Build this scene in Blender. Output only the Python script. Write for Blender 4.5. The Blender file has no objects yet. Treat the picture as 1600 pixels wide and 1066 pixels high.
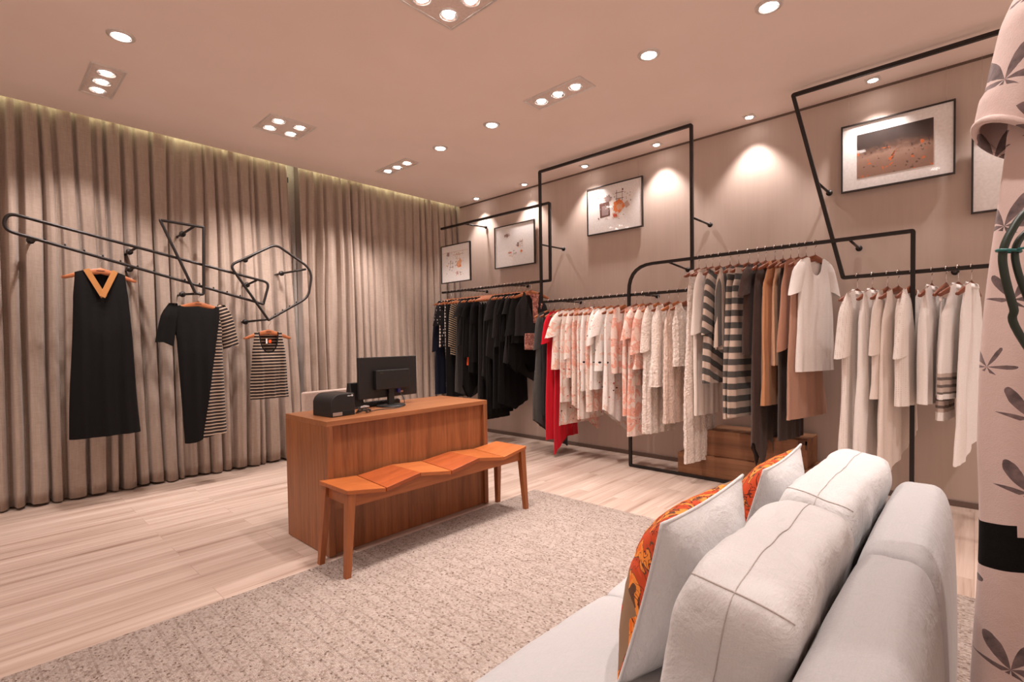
import bpy, bmesh, math, random
from mathutils import Vector, Matrix, noise
R = math.radians
PI = math.pi
rng = random.Random(7)
COL = bpy.context.scene.collection

# ---------------------------------------------------------------- camera, world, exposure
sc = bpy.context.scene
cam_data = bpy.data.cameras.new('camera')
cam_data.sensor_width = 36
cam_data.lens = 785.23 / 1600 * 36
cam_data.shift_y = (552.95 - 533) / 1600
cam_data.clip_start = 0.05
cam = bpy.data.objects.new('camera', cam_data)
COL.objects.link(cam)
_right = Vector((0.67832899, -0.73459496, -0.0154925))
_down = Vector((-0.02990734, -0.00653663, -0.9995313))
_fwd = Vector((0.73414939, 0.6784744, -0.02640376))
cam.matrix_world = Matrix(((_right.x, -_down.x, -_fwd.x, 0), (_right.y, -_down.y, -_fwd.y, 0),
                           (_right.z, -_down.z, -_fwd.z, 1.2), (0, 0, 0, 1)))
sc.camera = cam
sc.view_settings.view_transform = 'Standard'
sc.view_settings.look = 'None'
sc.view_settings.gamma = 1
sc.view_settings.use_curve_mapping = False
sc.view_settings.exposure = 0.38

world = bpy.data.worlds.new('shop_beyond')
sc.world = world
world.use_nodes = True
_bg = world.node_tree.nodes['Background']
_bg.inputs[0].default_value = (1.0, 0.74, 0.63, 1)
_bg.inputs[1].default_value = 0.66
LAMP_COL = (1.0, 0.90, 0.855)
CEIL = 3.04

# ---------------------------------------------------------------- helpers
def link(o):
    COL.objects.link(o)
    return o

def mesh_obj(name, verts, faces, mat=None, parent=None, smooth=True, loc=None, rot=None, mats=None, fmat=None):
    me = bpy.data.meshes.new(name)
    me.from_pydata([tuple(v) for v in verts], [], faces)
    if mats:
        for m in mats: me.materials.append(m)
        me.polygons.foreach_set('material_index', fmat)
    elif mat: me.materials.append(mat)
    me.polygons.foreach_set('use_smooth', [smooth] * len(me.polygons))
    me.update()
    o = link(bpy.data.objects.new(name, me))
    if loc is not None: o.location = loc
    if rot is not None: o.rotation_euler = rot
    if parent is not None: o.parent = parent
    return o

class MB:
    """collects shapes into one mesh"""
    def __init__(s): s.v = []; s.f = []; s.m = []
    def add(s, v, f, mi=0):
        b = len(s.v); s.v += [tuple(p) for p in v]; s.f += [tuple(i + b for i in q) for q in f]; s.m += [mi] * len(f)
        return s
    def box(s, x0, x1, y0, y1, z0, z1, bev=0.0, mi=0, M=None, seg=2):
        bm = bmesh.new()
        bmesh.ops.create_cube(bm, size=1)
        for q in bm.verts:
            q.co = Vector(((x0 + x1) / 2 + q.co.x * (x1 - x0), (y0 + y1) / 2 + q.co.y * (y1 - y0), (z0 + z1) / 2 + q.co.z * (z1 - z0)))
        if bev: bmesh.ops.bevel(bm, geom=bm.edges[:], offset=bev, segments=seg, profile=0.5, affect='EDGES')
        if M is not None: bmesh.ops.transform(bm, matrix=M, verts=bm.verts)
        bm.verts.index_update()
        s.add([q.co.copy() for q in bm.verts], [[q.index for q in f.verts] for f in bm.faces], mi)
        bm.free()
        return s
    def hexa(s, c8, bev=0.0, mi=0):
        """c8: 4 bottom corners ccw then 4 top corners"""
        bm = bmesh.new()
        vs = [bm.verts.new(p) for p in c8]
        for q in ((3, 2, 1, 0), (4, 5, 6, 7), (0, 1, 5, 4), (1, 2, 6, 5), (2, 3, 7, 6), (3, 0, 4, 7)): bm.faces.new([vs[i] for i in q])
        if bev: bmesh.ops.bevel(bm, geom=bm.edges[:], offset=bev, segments=2, profile=0.5, affect='EDGES')
        bm.verts.index_update()
        s.add([q.co.copy() for q in bm.verts], [[q.index for q in f.verts] for f in bm.faces], mi)
        bm.free()
        return s
    def tube(s, pts, r, n=10, closed=False, up=None, square=False, mi=0, cap=True, rs=None):
        pts = [Vector(p) for p in pts]; N = len(pts)
        rings = []
        nrm = None
        for i, p in enumerate(pts):
            a = pts[i - 1] if (i > 0 or closed) else None
            b = pts[(i + 1) % N] if (i < N - 1 or closed) else None
            d1 = (p - a).normalized() if a is not None else (b - p).normalized()
            d2 = (b - p).normalized() if b is not None else d1
            t = (d1 + d2)
            t = t.normalized() if t.length > 1e-6 else d1
            mit = 1.0 / max(0.35, t.dot(d1))
            if up is not None:
                side = Vector(up).cross(t).normalized(); u2 = Vector(up).normalized()
            else:
                if nrm is None:
                    nrm = Vector((0, 0, 1)) if abs(t.z) < 0.9 else Vector((1, 0, 0))
                nrm = (nrm - t * nrm.dot(t)).normalized()
                side = nrm.cross(t); u2 = nrm; mit = 1.0
            rr = rs[i] if rs else r
            ring = []
            if square:
                for cx, cy in ((1, 1), (-1, 1), (-1, -1), (1, -1)): ring.append(p + side * cx * rr * mit + u2 * cy * rr)
            else:
                for k in range(n):
                    an = 2 * PI * k / n
                    ring.append(p + side * math.cos(an) * rr * mit + u2 * math.sin(an) * rr)
            rings.append(ring)
        n = len(rings[0]); v = [q for ring in rings for q in ring]; f = []
        for i in range(N if closed else N - 1):
            j = (i + 1) % N
            for k in range(n):
                l = (k + 1) % n
                f.append((i * n + k, i * n + l, j * n + l, j * n + k))
        if not closed and cap:
            f.append(tuple(range(n))[::-1]); f.append(tuple((N - 1) * n + k for k in range(n)))
        s.add(v, f, mi)
        return s
    def lathe(s, prof, c=(0, 0, 0), n=28, mi=0, M=None):
        v = []; f = []
        for r, z in prof:
            for k in range(n):
                a = 2 * PI * k / n
                p = Vector((r * math.cos(a), r * math.sin(a), z))
                if M is not None: p = M @ p
                v.append((p.x + c[0], p.y + c[1], p.z + c[2]))
        for i in range(len(prof) - 1):
            for k in range(n):
                l = (k + 1) % n
                f.append((i * n + k, i * n + l, (i + 1) * n + l, (i + 1) * n + k))
        s.add(v, f, mi)
        return s
    def build(s, name, mat, parent=None, smooth=False, loc=None, rot=None):
        if isinstance(mat, (list, tuple)):
            return mesh_obj(name, s.v, s.f, None, parent, smooth, loc, rot, mats=list(mat), fmat=s.m)
        return mesh_obj(name, s.v, s.f, mat, parent, smooth, loc, rot)

def auto_smooth(o, ang=35):
    me = o.data
    me.polygons.foreach_set('use_smooth', [True] * len(me.polygons))
    try: me.set_sharp_from_angle(angle=R(ang))
    except Exception: pass
    return o

def tag(o, label=None, cat=None, group=None, kind=None):
    if label: o['label'] = label
    if cat: o['category'] = cat
    if group: o['group'] = group
    if kind: o['kind'] = kind
    return o

def thing(name, label, cat, loc=(0, 0, 0), rz=0.0, group=None):
    o = link(bpy.data.objects.new(name, None))
    o.empty_display_size = 0.05
    o.location = loc; o.rotation_euler = (0, 0, rz)
    return tag(o, label, cat, group)

def fillet(pts, rads, closed=True, n=7):
    """round the corners of a polyline"""
    out = []; N = len(pts); P = [Vector(p) for p in pts]
    for i in range(N):
        r = rads[i] if isinstance(rads, (list, tuple)) else rads
        if (not closed and i in (0, N - 1)) or r <= 0:
            out.append(P[i]); continue
        a = (P[i - 1] - P[i]); b = (P[(i + 1) % N] - P[i])
        la, lb = a.length, b.length; a.normalize(); b.normalize()
        ang = a.angle(b); d = min(r / math.tan(ang / 2), la * 0.49, lb * 0.49)
        p0 = P[i] + a * d; p1 = P[i] + b * d
        for k in range(n + 1):
            t = k / n
            out.append(p0 * (1 - t) ** 2 + P[i] * 2 * t * (1 - t) + p1 * t ** 2)
    return out

# ---------------------------------------------------------------- materials
MATS = {}
def newmat(name):
    m = bpy.data.materials.new(name); m.use_nodes = True
    nt = m.node_tree
    return m, nt, nt.nodes, nt.links, nt.nodes['Principled BSDF']

def C(*c): return tuple(c) + (1,) if len(c) == 3 else c

def coords(nt, scale=(1, 1, 1), rot=(0, 0, 0)):
    tc = nt.nodes.new('ShaderNodeTexCoord'); mp = nt.nodes.new('ShaderNodeMapping')
    mp.inputs['Scale'].default_value = scale; mp.inputs['Rotation'].default_value = rot
    nt.links.new(tc.outputs['Object'], mp.inputs['Vector'])
    return mp.outputs[0]

def noise_n(nt, vec, scale, detail=4, rough=0.5, dist=0.0):
    n = nt.nodes.new('ShaderNodeTexNoise')
    n.inputs['Scale'].default_value = scale; n.inputs['Detail'].default_value = detail
    n.inputs['Roughness'].default_value = rough; n.inputs['Distortion'].default_value = dist
    nt.links.new(vec, n.inputs['Vector'])
    return n.outputs['Fac']

def ramp(nt, fac, stops, interp='LINEAR'):
    r = nt.nodes.new('ShaderNodeValToRGB'); r.color_ramp.interpolation = interp
    e = r.color_ramp.elements
    while len(e) < len(stops): e.new(0.5)
    for el, (p, c) in zip(e, stops): el.position = p; el.color = C(*c)
    nt.links.new(fac, r.inputs['Fac'])
    return r.outputs['Color']

def mathn(nt, op, a, b=None, c=None):
    n = nt.nodes.new('ShaderNodeMath'); n.operation = op
    for i, v in enumerate((a, b, c)):
        if v is None: continue
        if isinstance(v, (int, float)): n.inputs[i].default_value = v
        else: nt.links.new(v, n.inputs[i])
    return n.outputs[0]

def mixc(nt, fac, a, b, mode='MIX'):
    n = nt.nodes.new('ShaderNodeMix'); n.data_type = 'RGBA'; n.blend_type = mode
    if isinstance(fac, (int, float)): n.inputs['Factor'].default_value = fac
    else: nt.links.new(fac, n.inputs['Factor'])
    for key, v in (('A', a), ('B', b)):
        s = [q for q in n.inputs if q.name == key and q.type == 'RGBA'][0]
        if isinstance(v, tuple): s.default_value = C(*v)
        else: nt.links.new(v, s)
    return [q for q in n.outputs if q.type == 'RGBA'][0]

def bump(nt, h, strength, dist=0.01, bs=None):
    b = nt.nodes.new('ShaderNodeBump'); b.inputs['Strength'].default_value = strength; b.inputs['Distance'].default_value = dist
    nt.links.new(h, b.inputs['Height'])
    nt.links.new(b.outputs[0], bs.inputs['Normal'])

def sepxyz(nt, vec):
    s = nt.nodes.new('ShaderNodeSeparateXYZ'); nt.links.new(vec, s.inputs[0]); return s.outputs

def plain(name, col, rough=0.5, metal=0.0, spec=0.5, emit=None, estr=0.0, coat=0.0):
    if name in MATS: return MATS[name]
    m, nt, N, L, b = newmat(name)
    b.inputs['Base Color'].default_value = C(*col); b.inputs['Roughness'].default_value = rough
    b.inputs['Metallic'].default_value = metal; b.inputs['Specular IOR Level'].default_value = spec
    b.inputs['Coat Weight'].default_value = coat
    v = coords(nt)
    if not emit:
        n = noise_n(nt, v, 60, 3)
        c = ramp(nt, n, [(0.3, tuple(x * 0.94 for x in col)), (0.7, tuple(min(1, x * 1.06) for x in col))])
        L.new(c, b.inputs['Base Color'])
    else:
        b.inputs['Emission Color'].default_value = C(*emit); b.inputs['Emission Strength'].default_value = estr
    MATS[name] = m
    return m

def cloth_base(name, rough=0.9, weave=0.25, ws=420, sheen=0.15):
    m, nt, N, L, b = newmat(name)
    b.inputs['Roughness'].default_value = rough
    b.inputs['Specular IOR Level'].default_value = 0.2
    b.inputs['Sheen Weight'].default_value = sheen; b.inputs['Sheen Roughness'].default_value = 0.5
    v = coords(nt)
    n = noise_n(nt, v, ws, 2); n2 = noise_n(nt, v, 26, 4)
    h = mathn(nt, 'ADD', mathn(nt, 'MULTIPLY', n, 0.35), n2)
    bump(nt, h, weave * 1.3, 0.008, b)
    return m, nt, L, b, v

def cloth(name, col, rough=0.9, weave=0.25, var=0.07, sheen=0.15):
    if name in MATS: return MATS[name]
    m, nt, L, b, v = cloth_base(name, rough, weave, sheen=sheen)
    n = noise_n(nt, v, 300, 2)
    L.new(ramp(nt, n, [(0.3, tuple(x * (1 - var) for x in col)), (0.7, tuple(min(1, x * (1 + var)) for x in col))]), b.inputs['Base Color'])
    MATS[name] = m
    return m

def striped(name, c1, c2, period, duty=0.5, direc=(0, 0, 1), wob=0.0, weave=0.2):
    if name in MATS: return MATS[name]
    m, nt, L, b, v = cloth_base(name, weave=weave)
    d = nt.nodes.new('ShaderNodeVectorMath'); d.operation = 'DOT_PRODUCT'
    L.new(v, d.inputs[0]); d.inputs[1].default_value = Vector(direc).normalized()
    q = d.outputs['Value']
    if wob: q = mathn(nt, 'ADD', q, mathn(nt, 'MULTIPLY', noise_n(nt, v, 7, 2), wob))
    f = mathn(nt, 'FRACT', mathn(nt, 'MULTIPLY', q, 1.0 / period))
    k = mathn(nt, 'LESS_THAN', f, duty)
    L.new(mixc(nt, k, c1, c2), b.inputs['Base Color'])
    MATS[name] = m
    return m

def dotted(name, base, dot, scale=28, size=0.33, rnd=0.35, rnd2=None):
    if name in MATS: return MATS[name]
    m, nt, L, b, v = cloth_base(name)
    vo = nt.nodes.new('ShaderNodeTexVoronoi'); vo.inputs['Scale'].default_value = scale; vo.inputs['Randomness'].default_value = rnd
    L.new(v, vo.inputs['Vector'])
    k = mathn(nt, 'LESS_THAN', vo.outputs['Distance'], size)
    L.new(mixc(nt, k, base, dot), b.inputs['Base Color'])
    MATS[name] = m
    return m

def printed(name, base, blot, mark, seed=0.0, bscale=9, bthr=0.56, mscale=15, mthr=0.16, red=(0.5, 0.05, 0.04)):
    """cream fabric with soft blotches, fine strokes and scattered dark marks"""
    if name in MATS: return MATS[name]
    m, nt, L, b, v = cloth_base(name)
    mp = nt.nodes.new('ShaderNodeMapping'); mp.inputs['Location'].default_value = (seed, seed * 1.7, seed * 0.6)
    L.new(v, mp.inputs['Vector']); v = mp.outputs[0]
    n = noise_n(nt, v, bscale, 3, 0.55, 1.2)
    k = ramp(nt, n, [(bthr - 0.03, (0, 0, 0)), (bthr + 0.02, (1, 1, 1)), (bthr + 0.12, (0.3, 0.3, 0.3))])
    c = mixc(nt, k, base, blot)
    n3 = noise_n(nt, v, bscale * 1.9, 2, 0.4, 2.5)
    st = mathn(nt, 'LESS_THAN', mathn(nt, 'ABSOLUTE', mathn(nt, 'SUBTRACT', n3, 0.52)), 0.008)
    c = mixc(nt, mathn(nt, 'MULTIPLY', st, 0.6), c, tuple(x * 0.45 for x in blot))
    vo = nt.nodes.new('ShaderNodeTexVoronoi'); vo.inputs['Scale'].default_value = mscale
    mp2 = nt.nodes.new('ShaderNodeMapping'); mp2.inputs['Scale'].default_value = (1, 1, 1.6); mp2.inputs['Rotation'].default_value = (0.3, 0.5, 0.2)
    L.new(v, mp2.inputs['Vector']); L.new(mp2.outputs[0], vo.inputs['Vector'])
    k2 = mathn(nt, 'LESS_THAN', vo.outputs['Distance'], mthr)
    sx = sepxyz(nt, vo.outputs['Color'])
    k3 = mathn(nt, 'MULTIPLY', k2, mathn(nt, 'GREATER_THAN', sx[0], 0.55))
    mk = mixc(nt, mathn(nt, 'GREATER_THAN', sx[1], 0.72), mark, red)
    c = mixc(nt, k3, c, mk)
    L.new(c, b.inputs['Base Color'])
    MATS[name] = m
    return m

def fluffy(name, col):
    if name in MATS: return MATS[name]
    m, nt, N, L, b = newmat(name)
    b.inputs['Roughness'].default_value = 0.95; b.inputs['Sheen Weight'].default_value = 0.4; b.inputs['Specular IOR Level'].default_value = 0.1
    v = coords(nt)
    vo = nt.nodes.new('ShaderNodeTexVoronoi'); vo.inputs['Scale'].default_value = 62; L.new(v, vo.inputs['Vector'])
    n = noise_n(nt, v, 130, 4)
    h = mathn(nt, 'ADD', mathn(nt, 'MULTIPLY', vo.outputs['Distance'], -1.0), mathn(nt, 'MULTIPLY', n, 0.6))
    bump(nt, h, 0.6, 0.008, b)
    L.new(ramp(nt, vo.outputs['Distance'], [(0.1, tuple(min(1, x * 1.04) for x in col)), (0.8, tuple(x * 0.86 for x in col))]), b.inputs['Base Color'])
    MATS[name] = m
    return m

def wood(name, dark, light, axis='Z', scale=1.0, rough=0.4, streak=34, contrast=1.0, coat=0.0):
    if name in MATS: return MATS[name]
    m, nt, N, L, b = newmat(name)
    sc3 = {'X': (0.05, 1, 1), 'Y': (1, 0.05, 1), 'Z': (1, 1, 0.05)}[axis]
    v = coords(nt, tuple(s * scale for s in sc3))
    n = noise_n(nt, v, streak, 6, 0.62, 0.4)
    n2 = noise_n(nt, v, 7, 3, 0.5, 0.6)
    n3 = noise_n(nt, v, streak * 5, 3, 0.6)
    f = mathn(nt, 'ADD', mathn(nt, 'ADD', mathn(nt, 'MULTIPLY', n, 0.5), mathn(nt, 'MULTIPLY', n2, 0.35)), mathn(nt, 'MULTIPLY', n3, 0.15))
    w = 0.17 / contrast
    mid = tuple((a + c) / 2 for a, c in zip(dark, light))
    L.new(ramp(nt, f, [(0.5 - w, dark), (0.5, mid), (0.5 + w, light)]), b.inputs['Base Color'])
    b.inputs['Roughness'].default_value = rough; b.inputs['Coat Weight'].default_value = coat; b.inputs['Coat Roughness'].default_value = 0.3
    b.inputs['Specular IOR Level'].default_value = 0.4
    bump(nt, n3, 0.12, 0.002, b)
    MATS[name] = m
    return m

BLACK_METAL = plain('black_metal', (0.020, 0.0145, 0.013), 0.45, 0.3)
STEEL = plain('bright_steel', (0.80, 0.75, 0.72), 0.3, 0.5)
WHITE_METAL = plain('painted_trim', (0.72, 0.66, 0.62), 0.35, 0.5)
HOOK = plain('hook_metal', (0.8, 0.74, 0.7), 0.25, 0.9)
HANGER_WOOD = wood('hanger_wood', (0.30, 0.085, 0.030), (0.52, 0.19, 0.075), 'X', 2.0, 0.4)
HANGER_WOOD2 = wood('hanger_wood_dark', (0.17, 0.050, 0.025), (0.30, 0.095, 0.045), 'X', 2.0, 0.4)
COUNTER_V = wood('counter_wood_vertical', (0.150, 0.050, 0.019), (0.39, 0.143, 0.052), 'Z', 1.6, 0.42, contrast=1.05)
COUNTER_H = wood('counter_wood_horizontal', (0.22, 0.080, 0.030), (0.40, 0.155, 0.062), 'X', 1.6, 0.36, contrast=1.0)
BENCH = [wood('bench_wood_%d' % i, d, l, ax, 1.3, 0.36, contrast=1.0) for i, (d, l, ax) in enumerate([
    ((0.28, 0.072, 0.018), (0.44, 0.125, 0.032), 'X'), ((0.22, 0.046, 0.012), (0.37, 0.083, 0.021), 'X'),
    ((0.31, 0.083, 0.022), (0.48, 0.143, 0.039), 'X')])]
BENCH_LEG = wood('bench_leg_wood', (0.22, 0.065, 0.020), (0.36, 0.115, 0.038), 'Z', 1.5, 0.38)
BENCH_RAIL = wood('bench_rail_wood', (0.27, 0.080, 0.025), (0.42, 0.135, 0.045), 'X', 1.5, 0.38)
CRATE = wood('crate_wood', (0.155, 0.065, 0.030), (0.34, 0.155, 0.075), 'Y', 1.0, 0.6, streak=14, contrast=1.2)
BLACK_PLASTIC = plain('black_plastic', (0.012, 0.011, 0.011), 0.42)
GREY_PLASTIC = plain('grey_plastic', (0.05, 0.045, 0.043), 0.5)
WHITE_PLASTIC = plain('white_plastic', (0.7, 0.68, 0.66), 0.5)
BLUE_PLASTIC = plain('blue_plastic', (0.03, 0.03, 0.25), 0.4)

# ---------------------------------------------------------------- room shell
def floor_mat():
    m, nt, N, L, b = newmat('pale_plank_floor')
    v = coords(nt)
    br = nt.nodes.new('ShaderNodeTexBrick')
    br.inputs['Scale'].default_value = 1.0
    br.inputs['Brick Width'].default_value = 1.25; br.inputs['Row Height'].default_value = 0.185
    br.inputs['Mortar Size'].default_value = 0.0018; br.inputs['Mortar Smooth'].default_value = 0.3
    br.inputs['Color1'].default_value = (0, 0, 0, 1); br.inputs['Color2'].default_value = (1, 1, 1, 1); br.inputs['Mortar'].default_value = (0.5, 0.5, 0.5, 1)
    br.offset = 0.37; br.offset_frequency = 2
    L.new(v, br.inputs['Vector'])
    # each plank reads another stretch of grain
    comb = nt.nodes.new('ShaderNodeVectorMath'); comb.operation = 'MULTIPLY_ADD'
    L.new(br.outputs['Color'], comb.inputs[0]); comb.inputs[1].default_value = (3.0, 9.0, 0); L.new(v, comb.inputs[2])
    mp = nt.nodes.new('ShaderNodeMapping'); mp.inputs['Scale'].default_value = (0.035, 1, 1); L.new(comb.outputs[0], mp.inputs['Vector'])
    n = noise_n(nt, mp.outputs[0], 17, 5, 0.6, 0.35)
    n2 = noise_n(nt, mp.outputs[0], 75, 4, 0.6, 0.2)
    f = mathn(nt, 'ADD', mathn(nt, 'MULTIPLY', n, 0.84), mathn(nt, 'MULTIPLY', n2, 0.16))
    c = ramp(nt, f, [(0.34, (0.31, 0.205, 0.158)), (0.42, (0.44, 0.320, 0.258)), (0.53, (0.52, 0.395, 0.328)), (0.64, (0.585, 0.46, 0.39))])
    sx = sepxyz(nt, br.outputs['Color'])
    tone = ramp(nt, sx[0], [(0, (0.90, 0.89, 0.88)), (1, (1.0, 1.0, 1.0))])
    c = mixc(nt, 1.0, c, tone, 'MULTIPLY')
    c = mixc(nt, mathn(nt, 'MULTIPLY', br.outputs['Fac'], 0.55), c, (0.30, 0.20, 0.15))
    L.new(c, b.inputs['Base Color'])
    b.inputs['Roughness'].default_value = 0.42; b.inputs['Specular IOR Level'].default_value = 0.35
    bump(nt, mathn(nt, 'SUBTRACT', mathn(nt, 'MULTIPLY', n2, 0.2), br.outputs['Fac']), 0.2, 0.002, b)
    return m

def wall_mat():
    m, nt, N, L, b = newmat('pale_grained_wall')
    v = coords(nt, (1, 1, 0.05))
    n = noise_n(nt, v, 8, 5, 0.6, 0.3); n2 = noise_n(nt, v, 45, 3, 0.6)
    f = mathn(nt, 'ADD', mathn(nt, 'MULTIPLY', n, 0.6), mathn(nt, 'MULTIPLY', n2, 0.4))
    L.new(ramp(nt, f, [(0.30, (0.52, 0.405, 0.345)), (0.5, (0.555, 0.438, 0.375)), (0.70, (0.58, 0.46, 0.395))]), b.inputs['Base Color'])
    b.inputs['Roughness'].default_value = 0.55; b.inputs['Specular IOR Level'].default_value = 0.3
    bump(nt, n2, 0.05, 0.002, b)
    return m

def ceiling_mat():
    m, nt, N, L, b = newmat('painted_ceiling')
    v = coords(nt)
    n = noise_n(nt, v, 2.5, 3)
    L.new(ramp(nt, n, [(0.3, (0.86, 0.74, 0.67)), (0.7, (0.89, 0.77, 0.70))]), b.inputs['Base Color'])
    b.inputs['Roughness'].default_value = 0.85
    bump(nt, noise_n(nt, v, 120, 2), 0.05, 0.002, b)
    return m

FLOOR_M, WALL_M, CEIL_M = floor_mat(), wall_mat(), ceiling_mat()
tag(MB().box(-4, 4.75, -3.2, 5.62, -0.1, 0).build('floor', FLOOR_M), kind='structure')
tag(MB().box(-4, 4.655, -3.2, 5.225, CEIL, CEIL + 0.12).build('ceiling', CEIL_M), kind='structure')
tag(MB().box(4.64, 4.78, -3.2, 5.62, 0, CEIL + 0.4).build('wall_right', WALL_M), kind='structure')
tag(MB().box(-4, 4.64, 5.5, 5.62, 0, CEIL + 0.4).build('wall_back', WALL_M), kind='structure')
tag(MB().box(-4, 4.64, 5.225, 5.5, CEIL + 0.28, CEIL + 0.4).build('ceiling_recess', CEIL_M), kind='structure').name = 'trim_1'
tag(MB().box(4.622, 4.640, -3.2, 5.49, 0.0, 0.042, 0.002).build('baseboard_right', plain('baseboard_brown', (0.155, 0.105, 0.085), 0.5)), kind='structure')
tag(MB().box(4.632, 4.640, -3.2, 5.22, CEIL - 0.016, CEIL).build('gap_shade_strip', plain('painted_gap_shade', (0.13, 0.085, 0.065), 0.7)), kind='structure')  # dark strip, its colour painted as the shade between wall and ceiling
LED_M = plain('led_strip_glow', (0.9, 1, 0.7), emit=(0.95, 1.0, 0.62), estr=1.6)
tag(MB().box(-4, 4.6, 5.228, 5.24, CEIL + 0.06, CEIL + 0.09).build('trim_4', LED_M), kind='structure')
_ld = bpy.data.lights.new('cove_light', 'AREA'); _ld.shape = 'RECTANGLE'; _ld.size = 8.6; _ld.size_y = 0.02; _ld.energy = 7.0; _ld.color = (0.96, 1.0, 0.62)
_lo = link(bpy.data.objects.new('cove_light', _ld)); _lo.location = (0.3, 5.243, CEIL + 0.055); _lo.rotation_euler = (R(75), 0, 0)

# ---------------------------------------------------------------- rug
def rug_mat():
    m, nt, N, L, b = newmat('woven_loop_rug')
    v = coords(nt)
    mp = nt.nodes.new('ShaderNodeMapping'); mp.inputs['Scale'].default_value = (1.0, 0.7, 1); L.new(v, mp.inputs['Vector'])
    vo = nt.nodes.new('ShaderNodeTexVoronoi'); vo.inputs['Scale'].default_value = 150; vo.inputs['Randomness'].default_value = 0.8
    L.new(mp.outputs[0], vo.inputs['Vector'])
    sx = sepxyz(nt, vo.outputs['Color'])
    c = ramp(nt, sx[0], [(0.0, (0.15, 0.10, 0.08)), (0.07, (0.28, 0.21, 0.175)), (0.35, (0.375, 0.295, 0.255)), (1.0, (0.46, 0.38, 0.335))])
    n = noise_n(nt, v, 9, 4)
    c = mixc(nt, 1.0, c, ramp(nt, n, [(0.3, (0.90, 0.89, 0.88)), (0.7, (1, 1, 1))]), 'MULTIPLY')
    # woven lines running across
    px = sepxyz(nt, v)
    ln = mathn(nt, 'LESS_THAN', mathn(nt, 'FRACT', mathn(nt, 'MULTIPLY', px[0], 14.0)), 0.10)
    c = mixc(nt, mathn(nt, 'MULTIPLY', ln, 0.28), c, (0.16, 0.11, 0.085))
    L.new(c, b.inputs['Base Color']); b.inputs['Roughness'].default_value = 0.95; b.inputs['Specular IOR Level'].default_value = 0.1
    h = mathn(nt, 'ADD', mathn(nt, 'MULTIPLY', vo.outputs['Distance'], -1.0), mathn(nt, 'MULTIPLY', ln, -0.3))
    bump(nt, h, 0.8, 0.012, b)
    return m
rug = MB().box(-1.6, 3.04, -0.6, 2.582, 0.0005, 0.009, 0.003).build('rug', rug_mat())
tag(rug, 'large beige and brown woven loop rug under the sofa and bench', 'rug')

# ---------------------------------------------------------------- curtains
def curtain_mat():
    m, nt, N, L, b = newmat('linen_curtain')
    v = coords(nt); 
    a = noise_n(nt, coords(nt, (1, 1, 0.06)), 160, 3); h = noise_n(nt, coords(nt, (0.12, 0.12, 1)), 190, 3)
    f = mathn(nt, 'ADD', mathn(nt, 'MULTIPLY', a, 0.5), mathn(nt, 'MULTIPLY', h, 0.5))
    L.new(ramp(nt, f, [(0.35, (0.320, 0.243, 0.197)), (0.65, (0.405, 0.312, 0.255))]), b.inputs['Base Color'])
    b.inputs['Roughness'].default_value = 0.9; b.inputs['Specular IOR Level'].default_value = 0.15; b.inputs['Sheen Weight'].default_value = 0.2
    bump(nt, f, 0.2, 0.003, b)
    return m
CURT_M = curtain_mat()
def curtain(x0, x1, seed, label, gap_side):
    rr = random.Random(seed)
    # irregular folds: alternating crest and valley positions
    xs = [x0]; ys = [0.0]
    while xs[-1] < x1:
        # a broad pale crest, then a narrow deep valley
        a = rr.uniform(0.3, 1.0); x = xs[-1] + rr.uniform(0.012, 0.028)
        xs.append(x); ys.append(a * rr.uniform(0.6, 1.0))
        w = rr.uniform(0.022, 0.090); xs.append(x + w * 0.5); ys.append(a)
        xs.append(x + w); ys.append(a * rr.uniform(0.55, 1.0))
        x = xs[-1] + rr.uniform(0.012, 0.026); xs.append(x); ys.append(-rr.uniform(0.2, 1.0))
        if rr.random() < 0.5: xs.append(x + rr.uniform(0.01, 0.03)); ys.append(ys[-1] * rr.uniform(0.6, 1.0))
    def prof(x, z):
        # smooth interpolation between fold points, with folds wandering and merging with height
        xx = x + 0.014 * math.sin(z * 1.1 + x * 5) + 0.004 * math.sin(z * 2.6 + x * 11)
        xx = min(max(xx, xs[0]), xs[-1] - 1e-6)
        lo, hi = 0, len(xs) - 1
        while hi - lo > 1:
            mid = (lo + hi) // 2
            if xs[mid] <= xx: lo = mid
            else: hi = mid
        t = (xx - xs[lo]) / (xs[hi] - xs[lo]); t = t * t * (3 - 2 * t)
        return ys[lo] * (1 - t) + ys[hi] * t
    nx = int((x1 - x0) / 0.0055); nz = 30
    v = []; f = []
    for j in range(nz + 1):
        t = j / nz; z = 0.012 + t * (CEIL + 0.14 - 0.012)
        amp = 0.068 - 0.030 * t ** 2
        yc = 5.232 + 0.055 * t
        for i in range(nx + 1):
            u = i / nx
            x = x0 + (x1 - x0) * u
            if gap_side:       # the panel edges draw apart towards the top where the two panels meet
                g = 0.085 * max(0.0, t - 0.25) ** 0.8
                if gap_side > 0: x -= g * math.exp(-(x1 - x) / 0.25)
                else: x += 0.3 * g * math.exp(-(x - x0) / 0.25)
            zz = z
            if j == 0: zz += 0.012 * (0.5 + 0.5 * math.sin(x * 17 + seed))
            pr = prof(x0 + (x1 - x0) * u, z)
            v.append((x, yc - amp * pr - 0.004 * math.sin(z * 4 + x * 23) - 0.007 * noise.noise(Vector((x * 26, z * 0.9, seed))), zz))
    for j in range(nz):
        for i in range(nx):
            a = j * (nx + 1) + i
            f.append((a, a + 1, a + nx + 2, a + nx + 1))
    o = mesh_obj('curtain', v, f, CURT_M)
    mo = o.modifiers.new('thickness', 'SOLIDIFY'); mo.thickness = 0.002
    return tag(o, label, 'curtain')
curtain(-1.6, 2.375, 3, 'wide beige linen curtain panel behind the black wall hung clothes frames', 1)
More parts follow.
